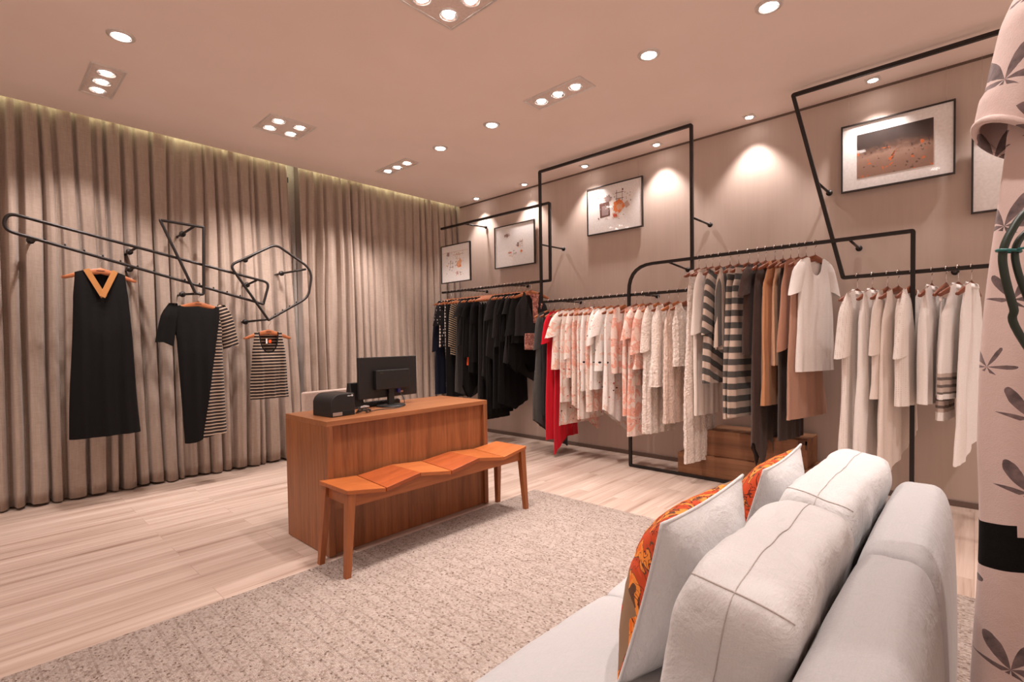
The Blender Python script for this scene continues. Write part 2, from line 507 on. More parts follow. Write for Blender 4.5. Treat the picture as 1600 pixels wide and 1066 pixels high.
curtain(2.405, 4.62, 11, 'beige linen curtain panel behind the computer, reaching the right wall corner', -1)
tag(MB().box(2.29, 2.45, 5.44, 5.495, 0, 3.3).build('window_mullion', plain('pale_mullion', (0.62, 0.53, 0.47), 0.6)), kind='structure').name = 'trim_3'
MB().box(2.36, 2.385, 5.432, 5.441, 2.93, 2.985).build('bracket', GREY_PLASTIC, bpy.data.objects['trim_3'])

# ---------------------------------------------------------------- ceiling lamps
BULB = plain('lamp_glow', (1, 1, 1), emit=(1.0, 0.90, 0.84), estr=22.0)
HALO = plain('lamp_reflector', (0.85, 0.78, 0.74), 0.18, 0.9)
def spot(parent, loc, energy, size=80, blend=0.6, tilt=(0, 0), rad=0.03):
    d = bpy.data.lights.new('lamp_light', 'SPOT'); d.energy = energy; d.color = LAMP_COL
    d.spot_size = R(size); d.spot_blend = blend; d.shadow_soft_size = rad
    o = link(bpy.data.objects.new('lamp_light', d)); o.location = loc; o.rotation_euler = (R(tilt[0]), R(tilt[1]), 0); o.parent = parent
    return o
def cup(par, x, y, r, tilt=(0, 0), bulb_r=None):
    M = Matrix.Rotation(R(tilt[0]), 3, 'X') @ Matrix.Rotation(R(tilt[1]), 3, 'Y')
    par = MB().lathe([(r * 1.12, -0.002), (r * 1.10, -0.009), (r * 0.98, -0.011), (r * 0.92, -0.007)], (x, y, 0), 28).build('lamp_ring', STEEL, par, True)
    MB().lathe([(r * 0.94, -0.008), (r * 0.80, -0.004), (r * 0.62, -0.0025)], (x, y, 0), 28, M=M).build('reflector', HALO, par, True)
    br = bulb_r or r * 0.62
    MB().lathe([(br, -0.004), (br * 0.85, -0.012), (br * 0.5, -0.016), (0.0005, -0.017)], (x, y, 0), 24, M=M).build('bulb', BULB, par, True)
def downlight(x, y, r, energy, label, cat='recessed spotlight', size=84, group=None, tilt=(0, 0), square=False):
    t = thing('recessed_spotlight', label, cat, (x, y, CEIL), 0, group)
    if square: MB().box(-r * 1.35, r * 1.35, -r * 1.35, r * 1.35, -0.004, 0.0, 0.001).build('trim_plate', WHITE_METAL, t)
    else: MB().lathe([(r * 1.38, 0.0), (r * 1.36, -0.005), (r * 1.12, -0.006), (r * 1.0, -0.002), (r * 0.9, -0.0015)], (0, 0, 0), 36).build('trim_ring', WHITE_METAL, t, True)
    cup(t, 0, 0, r, bulb_r=r * 0.85)
    spot(t, (0, 0, -0.03), energy, size, 0.65, tilt)
    return t
def cluster(x0, x1, y0, y1, spots, energy, label, size=78):
    cx, cy = (x0 + x1) / 2, (y0 + y1) / 2
    t = thing('recessed_spotlight_cluster', label, 'ceiling light', (cx, cy, CEIL))
    hx, hy = (x1 - x0) / 2, (y1 - y0) / 2
    e = 0.014
    fr = MB()
    for a in ((-hx, hx, -hy, -hy + e), (-hx, hx, hy - e, hy), (-hx, -hx + e, -hy + e, hy - e), (hx - e, hx, -hy + e, hy - e)):
        fr.box(a[0], a[1], a[2], a[3], -0.009, 0.0, 0.002)
    fr.build('frame', STEEL, t)
    MB().box(-hx + e, hx - e, -hy + e, hy - e, -0.0025, 0.0).build('reflector_plate', HALO_PLATE, t)
    for (sx, sy, tx, ty) in spots:
        px_, py_ = sx - cx, sy - cy
        cup(t, px_, py_, 0.052, (tx * 0.3, ty * 0.3))
        spot(t, (px_, py_, -0.035), energy, size, 0.6, (tx, ty))
    return t
HALO_PLATE = plain('brushed_plate', (0.80, 0.69, 0.63), 0.4, 0.15)

EW, ER, EC = 37, 60, 44
names6 = ['over the curtain corner of the right wall', 'near the right wall, second from the curtain', 'near the right wall above the small orange print',
          'near the right wall inside the tall black frame top', 'near the right wall between the two tall black frames', 'near the right wall above the dark photograph']
for (x, y), nm in zip([(4.50, 4.74), (4.50, 3.92), (4.49, 3.06), (4.485, 2.24), (4.485, 1.405), (4.48, 0.56)], names6):
    downlight(x, y, 0.034, EW, 'small square-trimmed ceiling spotlight ' + nm, size=88, square=True)
for y in (-0.28, -1.12, -1.96): downlight(4.48, y, 0.034, EW, 'added unseen small ceiling spotlight along the right wall', group='added wall spotlights out of view', square=True)  # unseen lamps, added to light the near end of the wall
for (x, y), nm in zip([(0.67, 3.73), (3.05, 1.57), (3.08, 3.04), (3.10, 3.75), (3.08, 0.86)],
                      ['above the curtain side of the counter, beside the leftmost lamp cluster', 'largest seen right of the tall black frame, towards the viewer',
                       'between the two slim three-lamp clusters, nearer one', 'between the two slim three-lamp clusters, farther one', 'cut by the top edge of the picture above the clothes rails']):
    downlight(x, y, 0.052, ER, 'round recessed ceiling spotlight ' + nm)
cluster(0.59, 0.78, 4.19, 4.73, [(0.685, 4.30, 14, -22), (0.685, 4.46, 22, 8), (0.685, 4.62, 4, 20)], EC * 1.0, 'three-lamp ceiling cluster nearest the left end of the curtain')
cluster(1.69, 2.07, 4.13, 4.51, [(1.79, 4.23, 16, -10), (1.97, 4.23, 16, 10), (1.79, 4.41, 20, -12), (1.97, 4.41, 20, 12)], EC * 0.9, 'four-lamp square ceiling cluster above the striped tank top')
cluster(3.02, 3.20, 4.19, 4.75, [(3.11, 4.30, 18, -16), (3.11, 4.47, 18, 14), (3.11, 4.64, 4, 10)], EC * 1.35, 'three-lamp ceiling cluster near the far corner of the room')
cluster(2.95, 3.15, 2.04, 2.57, [(3.05, 2.15, 0, 10), (3.05, 2.31, 0, 0), (3.05, 2.47, 0, -8)], EC * 1.2, 'three-lamp ceiling cluster between the bench and the tall black frame')
cluster(1.61, 1.99, 1.91, 2.285, [(1.70, 2.01, -10, 4), (1.89, 2.01, -16, 0), (1.70, 2.19, -8, -8), (1.89, 2.19, 4, 6)], EC * 1.7, 'four-lamp square ceiling cluster cut by the top edge of the picture', 62)
for (x, y) in ((0.67, 2.1), (0.67, 0.4), (1.85, 0.35), (1.85, -1.2), (3.1, -0.9), (-0.8, 4.0), (-0.8, 2.0)):  # out-of-view lamps added as fill, mainly for the sofa
    downlight(x, y, 0.052, 66, 'added unseen round ceiling spotlight for fill light', group='added fill spotlights out of view', size=95)

# ---------------------------------------------------------------- steel frames on the right wall and in front of the curtain
def standoff(par, p0, p1, r=0.009, disc=0.022):
    """rod from wall point p0 to bar point p1 with a wall flange"""
    p0, p1 = Vector(p0), Vector(p1)
    MB().tube([p0, p1], r, 10).build('bracket_rod', BLACK_METAL, par, True)
    d = (p1 - p0).normalized()
    MB().tube([p0, p0 + d * 0.012], disc, 18).build('wall_flange', BLACK_METAL, par, True)

def wall_frame(label, x, pts, rads, closed=True, stands=(), hw=0.0125, name='clothes_rack', pegs=()):
    t = thing(name, label, 'clothes rack', (0, 0, 0))
    P = fillet([(x, y, z) for y, z in pts], rads, closed)
    auto_smooth(MB().tube(P, hw, closed=closed, up=(1, 0, 0), square=True).build('frame_bar', BLACK_METAL, t))
    for (wy, wz, by, bz) in stands: standoff(t, (4.628, wy, wz), (x + 0.010, by, bz))
    return t
XB, XC, XA, XD = 4.246, 4.218, 4.190, 4.218
wall_frame('black steel clothes rail frame at the curtain corner holding the dark garments', XB,
           [(5.15, 2.672), (3.345, 2.658), (3.350, 1.835), (5.15, 1.840)], [0, 0.012, 0.012, 0], False,
           [(4.70, 2.68, 4.70, 2.665), (4.70, 1.845, 4.70, 1.838), (4.00, 1.86, 4.00, 1.838)])
wall_frame('tall black rectangular steel frame holding the red and peach garments', XC,
           [(3.452, 3.003), (1.787, 3.003), (1.787, 1.608), (3.452, 1.608)], 0.008, True,
           [(3.45, 2.229, 3.452, 2.229), (1.79, 2.226, 1.787, 2.226), (3.23, 1.612, 3.23, 1.608), (2.31, 1.615, 2.31, 1.608)])
wall_frame('black floor-standing steel frame with one rounded corner holding striped and tan garments', XA,
           [(2.378, 0.0135), (2.378, 1.872), (0.306, 1.872), (0.306, 0.0135)], [0.008, 0.24, 0.008, 0.008], True,
           [(2.00, 1.84, 2.00, 1.872), (0.66, 1.86, 0.66, 1.872)])
wall_frame('black slanted steel frame beneath the ceiling holding the white garments', XD,
           [(1.012, 2.990), (-1.35, 2.990), (-1.35, 1.608), (0.695, 1.608)], 0.008, True,
           [(0.855, 2.319, 0.860, 2.319), (0.11, 1.625, 0.11, 1.608)])
tag(MB().box(4.205, 4.231, -1.36, -1.334, 0.0, 1.6).build('rack_post', BLACK_METAL), 'black post under the slanted frame beyond the picture', 'post') if False else None

YC = 4.85
def curtain_frame(label, pts, rads, stands, peg_line=None, npeg=0, YC=4.85):
    t = thing('clothes_rack', label, 'clothes rack')
    P = fillet([(x, YC, z) for x, z in pts], rads, True)
    auto_smooth(MB().tube(P, 0.0115, 12, closed=True, up=(0, 1, 0)).build('frame_bar', BLACK_METAL, t), 60)
    for (wx, wz, bx, bz) in stands:
        p0, p1 = Vector((wx, 5.125, wz)), Vector((bx, YC + 0.008, bz))
        MB().tube([p0 + Vector((0, 0.34, 0)), p0, p1], 0.010, 10).build('bracket_rod', BLACK_METAL, t, True)
        MB().tube([p0, p0 + Vector((0, -0.014, 0))], 0.025, 18).build('wall_flange', BLACK_METAL, t, True)
    if peg_line:
        a, b = peg_line
        for k in range(npeg):
            u = (k + 0.5) / npeg
            x = a[0] + (b[0] - a[0]) * u; z = a[1] + (b[1] - a[1]) * u
            MB().tube([(x, YC, z + 0.008), (x, YC, z + 0.024)], 0.006, 8).build('peg', BLACK_METAL, t, True)
    return t
curtain_frame('long slanted rounded black steel loop holding the long black dress', [(0.205, 2.125), (1.925, 1.775), (1.868, 1.572), (0.185, 2.005)],
              [0.075, 0.05, 0.006, 0.075], [(0.337, 1.992, 0.36, 1.962), (0.925, 1.978, 0.925, 1.978), (0.921, 1.837, 0.921, 1.822), (1.826, 1.77, 1.826, 1.794)],
              ((0.34, 1.967), (1.83, 1.582)), 14)
curtain_frame('narrow triangular black steel loop holding the asymmetric black and striped dress', [(1.079, 2.212), (1.388, 2.202), (1.372, 1.625), (1.312, 1.640)],
              [0.004, 0.004, 0.045, 0.02], [(1.306, 2.178, 1.325, 2.204), (1.291, 1.65, 1.335, 1.636)], YC=4.826)
curtain_frame('rounded five-sided black steel loop holding the striped tank top', [(1.585, 1.900), (1.985, 2.135), (2.335, 1.93), (2.285, 1.655), (1.900, 1.425)],
              [0.05, 0.10, 0.16, 0.16, 0.006], [(1.815, 2.006, 1.80, 2.022), (2.154, 1.908, 2.27, 1.93), (1.80, 1.417, 1.905, 1.432)],
              ((1.93, 1.445), (2.2, 1.605)), 4, YC=4.826)

# ---------------------------------------------------------------- hangers and garments
def hanger(label, loc, rz=0.0, drop=0.088, w=0.218, mat=None, clips=False, name='clothes_hanger', group=None, mark=False):
    """loc = centre of the bar it hangs on"""
    t = thing(name, label, 'clothes hanger', loc, rz, group)
    m = mat or HANGER_WOOD
    v = []; f = []
    n = 18
    hd = 0.006
    for i in range(n + 1):
        u = -1 + 2 * i / n
        a = abs(u)
        x = u * w
        zt = -drop - 0.074 * a ** 1.35 + (0.004 if a < 0.1 else 0)
        h = 0.046 - 0.021 * a ** 1.2
        if i in (0, n): h *= 0.6
        y = 0.012 * a ** 2
        for (dy, dz) in ((-hd, -0.002), (-hd * 0.6, 0), (hd * 0.6, 0), (hd, -0.002), (hd, -h + 0.003), (hd * 0.5, -h), (-hd * 0.5, -h), (-hd, -h + 0.003)):
            v.append((x, y + dy, zt + dz))
    k = 8
    for i in range(n):
        for j in range(k):
            l = (j + 1) % k
            f.append((i * k + j, (i + 1) * k + j, (i + 1) * k + l, i * k + l))
    f.append(tuple(range(k))); f.append(tuple(n * k + j for j in range(k))[::-1])
    mesh_obj('shoulder_bar', v, f, m, t, True)
    R0 = 0.0225
    pts = [(0, 0, -drop), (0, 0, -0.03)]
    pts = [(0, 0, -drop - 0.004), (0, 0.0, -R0 - 0.008)]
    for a in range(-60, 200, 20):
        an = R(a)
        pts.append((R0 * math.cos(an), 0, R0 * math.sin(an)))
    MB().tube(pts, 0.0026, 6).build('hook', HOOK, t, True)
    if mark: MB().box(-0.024, 0.024, -0.0072, -0.006, -drop - 0.022, -drop - 0.016).build('engraved_mark', plain('engraving', (0.07, 0.02, 0.012), 0.7), t)
    if clips:
        cb = MB().tube([(-0.15, 0, -drop - 0.095), (0.15, 0, -drop - 0.095)], 0.0028, 6).build('clip_bar', HOOK, t, True)
        for s in (-1, 1):
            MB().box(s * 0.12 - 0.011, s * 0.12 + 0.011, -0.008, 0.008, -drop - 0.118, -drop - 0.088, 0.002).build('clip', HOOK, cb)
            MB().tube([(s * 0.145, 0, -drop - 0.095), (s * 0.14, 0, -drop - 0.055)], 0.0022, 6).build('wire', HOOK, t, True)
    return t

def garment(name, label, cat, loc, rz, mat, L=0.8, sw=0.170, cw=0.2, hw=0.24, th=0.03, sleeve=None, neck=('scoop', 0.092, 0.085),
            hem='even', folds=5, famp=0.35, seed=1, drop=0.088, group=None, top=0.0, rough=0.0, sleeve_mat=None, trim_mat=None,
            hem_amp=0.0, skew=0.0, nu=44, nv=26, skirt=False, body_name='body', sided=1, band=None):
    rr = random.Random(seed)
    t = thing(name, label, cat, (loc[0], loc[1], loc[2] - drop), rz, group)
    ph = [rr.uniform(0, 6.28) for _ in range(4)]
    z0 = 0.004 - top
    def shoulder(u):
        a = min(1.2, abs(u) / 0.218)
        return z0 - 0.074 * a ** 1.35
    def hemlen(ct, side):
        q = L
        if hem == 'point': q = L * (1 - 0.24 * (0.5 - 0.5 * ct * sided))        # longer on one side
        elif hem == 'hanky': q = L * (1 - 0.13 * (0.5 - 0.5 * math.cos(2 * PI * (ct - 0.5))) )
        elif hem == 'tail': q = L if side > 0 else L * 0.80
        elif hem == 'dip': q = L * (1 - 0.07 * abs(ct))
        return q + hem_amp * math.sin(ct * 9 + ph[2])
    def width(v):
        if skirt: return sw + (hw - sw) * v ** 0.8
        d = v * L
        if d < 0.22: q = d / 0.22; return sw + (cw - sw) * q * q * (3 - 2 * q)
        q = (d - 0.22) / max(0.01, L - 0.22)
        return cw + (hw - cw) * q
    V = []; F = []
    def zt_of(ct, side):
        u = sw * ct
        if skirt: return -0.10
        zt = shoulder(u)
        nt, nw_, nd = neck
        if abs(u) < nw_:
            q = abs(u) / nw_
            dd = nd if side < 0 else 0.040
            if nt == 'v' and side < 0: zt -= dd * (1 - q)
            else: zt -= dd * math.sqrt(max(0, 1 - q * q))
        return zt
    for j in range(nv + 1):
        v = (j / nv) ** 1.15
        for i in range(nu):
            th_ = 2 * PI * i / nu
            ct, st = math.cos(th_), math.sin(th_)
            side = -1 if st < 0 else 1
            wv = width(v)
            u = wv * ct
            tv = 0.009 + (th - 0.009) * min(1, v * 3.0) ** 0.7 if not skirt else 0.006 + (th - 0.006) * min(1, v * 2.5)
            w = tv * side * abs(st) ** 0.65
            fa = famp * th * min(1, 0.1 + v * 1.3)
            w += fa * (math.sin(folds * PI * (u / max(hw, 0.12)) + ph[0] + 0.8 * v) * 0.8 + 0.5 * math.sin(folds * 2.3 * PI * (u / max(hw, 0.12)) + ph[1]))
            u += 0.35 * fa * math.sin(7 * v + ph[3])
            zt = zt_of(ct, side)
            z = zt * (1 - v) + (-hemlen(ct, side) ) * v
            u += skew * v * L
            if rough:
                w += rough * (rr.random() - 0.5) * 2; u += rough * (rr.random() - 0.5) * 2
            V.append((u, w, z))
    for j in range(nv):
        for i in range(nu):
            k = (i + 1) % nu
            F.append((j * nu + i, j * nu + k, (j + 1) * nu + k, (j + 1) * nu + i))
    # inner face of the hem so the open bottom looks like cloth
    if band:
        fmt = [1 if band[0] < sum(V[q][2] for q in fc) / 4 < band[1] else 0 for fc in F]
        o = mesh_obj(body_name, V, F, None, t, True, mats=[mat, band[2]], fmat=fmt)
    else: o = mesh_obj(body_name, V, F, mat, t, True)
    if sleeve:
        sl, r0, r1, out = sleeve            # length, radius at top, at cuff, outward reach
        for s in (-1, 1):
            v = []; f = []; m_, nn = 16, 12
            pp = rr.uniform(0, 6)
            for a in range(m_ + 1):
                q = a / m_
                cx = s * (sw - 0.028 + (out + 0.02) * q ** 0.8)
                cz = shoulder(sw - 0.02) - 0.004 - sl * q
                g = min(1, q * 3.2) ** 0.5
                ru = (0.012 + (r0 - 0.012) * g) * (1 - q) + r1 * q
                rw = min(ru * 0.55, th * 0.95) * (0.45 + 0.55 * g)
                for k in range(nn):
                    an = 2 * PI * k / nn
                    wob = 1 + 0.13 * math.sin(3 * an + pp + 2 * q)
                    dz = -0.02 * math.cos(an) * s * q
                    ex = (rr.random() - 0.5) * 2 * rough
                    v.append((cx + ru * math.cos(an) * wob + ex, rw * math.sin(an) * wob + ex, cz + dz + (0.012 if a == 0 else 0)))
            for a in range(m_):
                for k in range(nn):
                    l = (k + 1) % nn
                    f.append((a * nn + k, a * nn + l, (a + 1) * nn + l, (a + 1) * nn + k))
            f.append(tuple(range(nn)))
            mesh_obj('sleeve', v, f, sleeve_mat or mat, t, True)
    if trim_mat and not skirt:
        pts = []
        nt, nw_, nd = neck
        for side in (-1, 1):
            rng_ = [(-1 + 2 * k / 12) for k in range(13)]
            if side > 0: rng_ = rng_[::-1][1:-1]
            for q in rng_:
                ct = q * nw_ / sw
                pts.append((nw_ * q, side * 0.010, zt_of(max(-1, min(1, ct)) * 0.999, side)))
        MB().tube(pts, 0.006, 6, closed=True).build('neckline_trim', trim_mat, t, True)
    return t

# --- fabric palette
F_BLACK = cloth('cloth_black', (0.0055, 0.0045, 0.0045), sheen=0.0); F_BLACK2 = cloth('cloth_soft_black', (0.010, 0.009, 0.009), sheen=0.02)
F_CHAR = cloth('cloth_charcoal', (0.022, 0.019, 0.0185), weave=0.4, sheen=0.05); F_GREY = cloth('cloth_dark_grey', (0.050, 0.044, 0.040))
F_NAVY = cloth('cloth_navy', (0.008, 0.009, 0.020), sheen=0.0); F_HEATHER = cloth('cloth_heather_grey', (0.070, 0.066, 0.062), weave=0.5, var=0.3)
F_RED = cloth('cloth_red', (0.56, 0.004, 0.018)); F_PINK = cloth('cloth_hot_pink', (0.75, 0.03, 0.09)); F_ORANGE = cloth('cloth_orange', (0.85, 0.10, 0.02))
F_DOTS = dotted('cloth_black_dots', (0.010, 0.008, 0.010), (0.70, 0.60, 0.54), 25, 0.40, 0.2)
F_DIAG = striped('cloth_diagonal_stripe', (0.012, 0.010, 0.011), (0.48, 0.37, 0.25), 0.026, 0.42, (0.35, 0, 1))
F_WHITE = cloth('cloth_white', (0.90, 0.85, 0.815)); F_CREAM = cloth('cloth_cream', (0.82, 0.72, 0.65)); F_BEIGE = cloth('cloth_beige', (0.50, 0.385, 0.32))
F_P1 = printed('print_cream_strokes', (0.86, 0.76, 0.69), (0.84, 0.47, 0.36), (0.03, 0.02, 0.02), 1.3)
F_P2 = printed('print_white_marks', (0.88, 0.82, 0.78), (0.84, 0.55, 0.43), (0.02, 0.015, 0.02), 4.1, 11, 0.62, 12, 0.19)
F_P3 = printed('print_peach_petals', (0.84, 0.67, 0.59), (0.82, 0.36, 0.26), (0.09, 0.05, 0.05), 7.7, 7, 0.50, 18, 0.12)
F_P4 = printed('print_peach_roses', (0.84, 0.69, 0.60), (0.78, 0.36, 0.27), (0.16, 0.10, 0.09), 2.2, 5, 0.47, 22, 0.12)
F_FLUFF = fluffy('fluffy_cream', (0.86, 0.74, 0.66)); F_FLUFF2 = fluffy('fluffy_peach', (0.80, 0.61, 0.51))
F_STR = striped('cloth_wide_stripe', (0.085, 0.075, 0.068), (0.56, 0.43, 0.35), 0.094, 0.5)
F_STR2 = striped('cloth_wide_stripe_slanted', (0.085, 0.075, 0.068), (0.56, 0.43, 0.35), 0.094, 0.5, (0.45, 0, 1))
F_VSTR = striped('cloth_upright_stripe', (0.11, 0.095, 0.085), (0.56, 0.44, 0.36), 0.085, 0.55, (1, 0.6, 0))
F_BROWN = cloth('cloth_dark_brown', (0.062, 0.034, 0.026), weave=0.5, var=0.3); F_BROWN2 = cloth('cloth_deep_brown', (0.040, 0.024, 0.019))
F_APRI = cloth('cloth_apricot', (0.62, 0.30, 0.15)); F_APRI2 = cloth('cloth_pale_apricot', (0.62, 0.36, 0.22)); F_TAN = cloth('cloth_tan', (0.46, 0.235, 0.155)); F_TAN2 = cloth('cloth_light_tan', (0.48, 0.27, 0.19))
F_EYE = dotted('cloth_eyelet_white', (0.90, 0.83, 0.78), (0.66, 0.55, 0.48), 85, 0.26, 0.1)
F_FINE = striped('cloth_fine_stripe', (0.020, 0.012, 0.011), (0.46, 0.34, 0.25), 0.0285, 0.34)
F_FINE2 = striped('cloth_fine_stripe_slanted', (0.020, 0.012, 0.011), (0.46, 0.34, 0.25), 0.0285, 0.34, (-0.35, 0, 1))
HEMSTR = striped('hem_stripe', (0.16, 0.125, 0.11), (0.56, 0.45, 0.39), 0.045, 0.6)
F_MUST = cloth('cloth_mustard', (0.42, 0.18, 0.055))

def short_label(l): return ' '.join(l.replace('wooden clothes hanger', 'wooden hanger').split()[:16]) if len(l.split()) > 16 else l

def rail(x, z, items, hang_mat, hang_name, rail_phrase, group):
    """items: y, rot, dict(garment), label, short"""
    for k, (y, rot, g, label, cat) in enumerate(items):
        g = dict(g)
        hw_ = g.pop('hanger_w', 0.218)
        gaps = [abs(items[q][0] - y) for q in (k - 1, k + 1) if 0 <= q < len(items)]
        g['th'] = min(g['th'], 0.40 * sum(gaps) / len(gaps))
        clips = g.get('skirt', False)
        mat = g.pop('mat')
        hanger(short_label('wooden clothes hanger carrying the ' + label.split(' hanging')[0].split(', ')[0]), (x, y, z), R(rot), mat=hang_mat[k % len(hang_mat)], clips=clips, w=hw_)
        garment(cat.replace(' ', '_'), label, cat, (x, y, z), R(rot), mat, seed=100 + k * 7 + int(abs(y) * 10), **g)

SS = (0.20, 0.062, 0.085, 0.045)     # short sleeve
MS = (0.36, 0.060, 0.055, 0.030)     # three quarter sleeve
LS = (0.56, 0.055, 0.042, 0.010)     # long sleeve
def G(mat, L, **k): d = dict(mat=mat, L=L, th=0.022); d.update(k); return d

railB = [
 (5.035, -4, G(F_NAVY, 1.22, sleeve=(0.62, 0.06, 0.05, 0.05), hw=0.23), 'long navy dress with long sleeves, the closest on the rail to the curtain', 'dress'),
 (4.970, -4, G(F_DOTS, 0.62, sleeve=(0.30, 0.065, 0.08, 0.06), cw=0.19, hw=0.20), 'short sleeved black blouse with big pale dots', 'blouse'),
 (4.915, -3, G(F_DOTS, 1.12, sw=0.15, cw=0.16, hw=0.15, hem='point', sided=-1), 'long narrow black garment with big pale dots tapering down', 'dress'),
 (4.848, 0, G(F_BLACK2, 1.25, hw=0.22), 'long soft black dress right of the dotted garments', 'dress'),
 (4.770, -2, G(F_DIAG, 0.72, sleeve=(0.55, 0.05, 0.045, 0.02), cw=0.19, hw=0.19), 'black top with slanted cream stripes and long sleeves', 'blouse'),
 (4.712, 0, G(F_DIAG, 0.78, cw=0.14, hw=0.13, sw=0.13), 'narrow cream striped black sleeveless top right of the long sleeved striped one', 'blouse'),
 (4.650, 0, G(F_GREY, 1.25, sw=0.17, hw=0.24, hem='dip'), 'long dark grey dress hanging to counter height between black tops', 'dress'),
 (4.592, -3, G(F_CHAR, 0.60, sleeve=SS), 'charcoal short sleeved top with a hot pink hem patch', 'top'),
 (4.528, 0, G(F_BLACK2, 1.24, hw=0.25, hem='hanky'), 'long black dress with pointed hem right of the hot pink patch', 'dress'),
 (4.466, -2, G(F_BLACK, 0.74, sleeve=SS), 'black short sleeved top with a bright orange hem patch', 'top'),
 (4.405, 0, G(F_BLACK2, 0.98, hem='dip'), 'plain black knee length dress right of the orange patch', 'dress'),
 (4.347, 0, G(F_BLACK, 0.80, sleeve=(0.3, 0.06, 0.06, 0.04)), 'black short sleeved tunic next to the knee length black dress', 'tunic'),
 (4.292, 0, G(F_CHAR, 1.45, sw=0.16, skirt=True, hw=0.2), 'first clipped pair of long charcoal trousers from the curtain side', 'trousers'),
 (4.246, 0, G(F_BLACK, 1.42, sw=0.16, skirt=True, hw=0.21), 'second clipped long black skirt from the curtain side', 'skirt'),
 (4.204, 0, G(F_CHAR, 1.10, sw=0.15, skirt=True, hw=0.22, hem='hanky'), 'third clipped charcoal skirt from the curtain side with pointed hem', 'skirt'),
 (4.162, 0, G(F_BLACK2, 1.46, sw=0.16, skirt=True, hw=0.2), 'fourth clipped long soft black skirt from the curtain side', 'skirt'),
 (4.118, 0, G(F_BLACK, 1.40, sw=0.16, skirt=True, hw=0.22), 'fifth clipped black skirt from the curtain side', 'skirt'),
 (4.066, -2, G(F_CHAR, 0.95, sleeve=(0.26, 0.06, 0.09, 0.04), hem='point', hw=0.28), 'charcoal cape sleeved tunic with a slanting hem', 'tunic'),
 (4.016, 0, G(F_BLACK2, 1.32, hw=0.24), 'long soft black dress behind the charcoal cape sleeved tunic', 'dress'),
 (3.966, -3, G(F_CHAR, 0.62, sleeve=(0.45, 0.06, 0.07, 0.03), hw=0.24), 'charcoal wide sleeved top left of the black tee', 'top'),
 (3.912, 0, G(F_BLACK, 1.34, hw=0.25, hem='dip'), 'long black dress with a rising hem under the tee', 'dress'),
 (3.856, -3, G(F_BLACK, 0.56, sleeve=SS), 'black short sleeved tee near the copper printed bag', 'top'),
 (3.800, 0, G(F_CHAR, 1.04, hem='point', hw=0.27, sleeve=SS), 'charcoal dress with a long slanting hem near the copper print', 'dress'),
 (3.750, 0, G(F_BLACK, 0.92, hem='hanky', hw=0.27, sleeve=SS), 'black draped tunic with ragged pointed hem', 'tunic'),
 (3.696, -8, G(F_BLACK2, 0.58, hw=0.23, sleeve=(0.44, 0.07, 0.10, 0.05)), 'black wide sleeved top behind the copper printed pouch', 'top'),
 (3.615, -24, G(F_CHAR, 0.50, sw=0.105, cw=0.20, hw=0.215, th=0.03, neck=('v', 0.085, 0.28)), 'charcoal sleeveless vest with copper lining, nearest end of the dark rail', 'vest'),
]
rail(XB, 1.838, railB, [HANGER_WOOD], 'clothes_hanger', 'dark rail', 'b')
def find(label): return [o for o in bpy.data.objects if o.get('label') == label][0]
# coloured hem patches and the copper panels belong to their garments
_t = find('charcoal short sleeved top with a hot pink hem patch')
MB().box(-0.10, 0.02, -0.036, 0.028, -0.66, -0.585, 0.01).build('hem_patch', F_PINK, _t)
tag(_t.children[-1], 'hot pink hem patch')
_t = find('black short sleeved top with a bright orange hem patch')
MB().hexa([(-0.19, -0.038, -0.84), (-0.02, -0.038, -0.84), (-0.02, 0.026, -0.84), (-0.19, 0.026, -0.84), (-0.17, -0.034, -0.66), (-0.10, -0.034, -0.66), (-0.10, 0.02, -0.66), (-0.17, 0.02, -0.66)], 0.006).build('hem_patch', F_ORANGE, _t)
tag(_t.children[-1], 'bright orange hem patch')
COPPER = printed('copper_print', (0.62, 0.26, 0.19), (0.20, 0.055, 0.05), (0.02, 0.01, 0.015), 3.0, 24, 0.5, 38, 0.3, (0.8, 0.5, 0.42))
_t = find('charcoal sleeveless vest with copper lining, nearest end of the dark rail')
mesh_obj('lining', [(-0.055, -0.012, -0.03), (0.10, -0.012, -0.045), (0.125, -0.020, -0.16), (0.03, -0.034, -0.36), (0.0, -0.034, -0.36), (0.0, -0.012, -0.10)], [(0, 1, 2, 3, 4, 5)], COPPER, _t, False)
MB().box(-0.105, 0.105, -0.044, -0.012, -0.655, -0.475, 0.008).build('printed_panel', COPPER, _t); tag(_t.children[-1], 'copper and black printed hem panel')

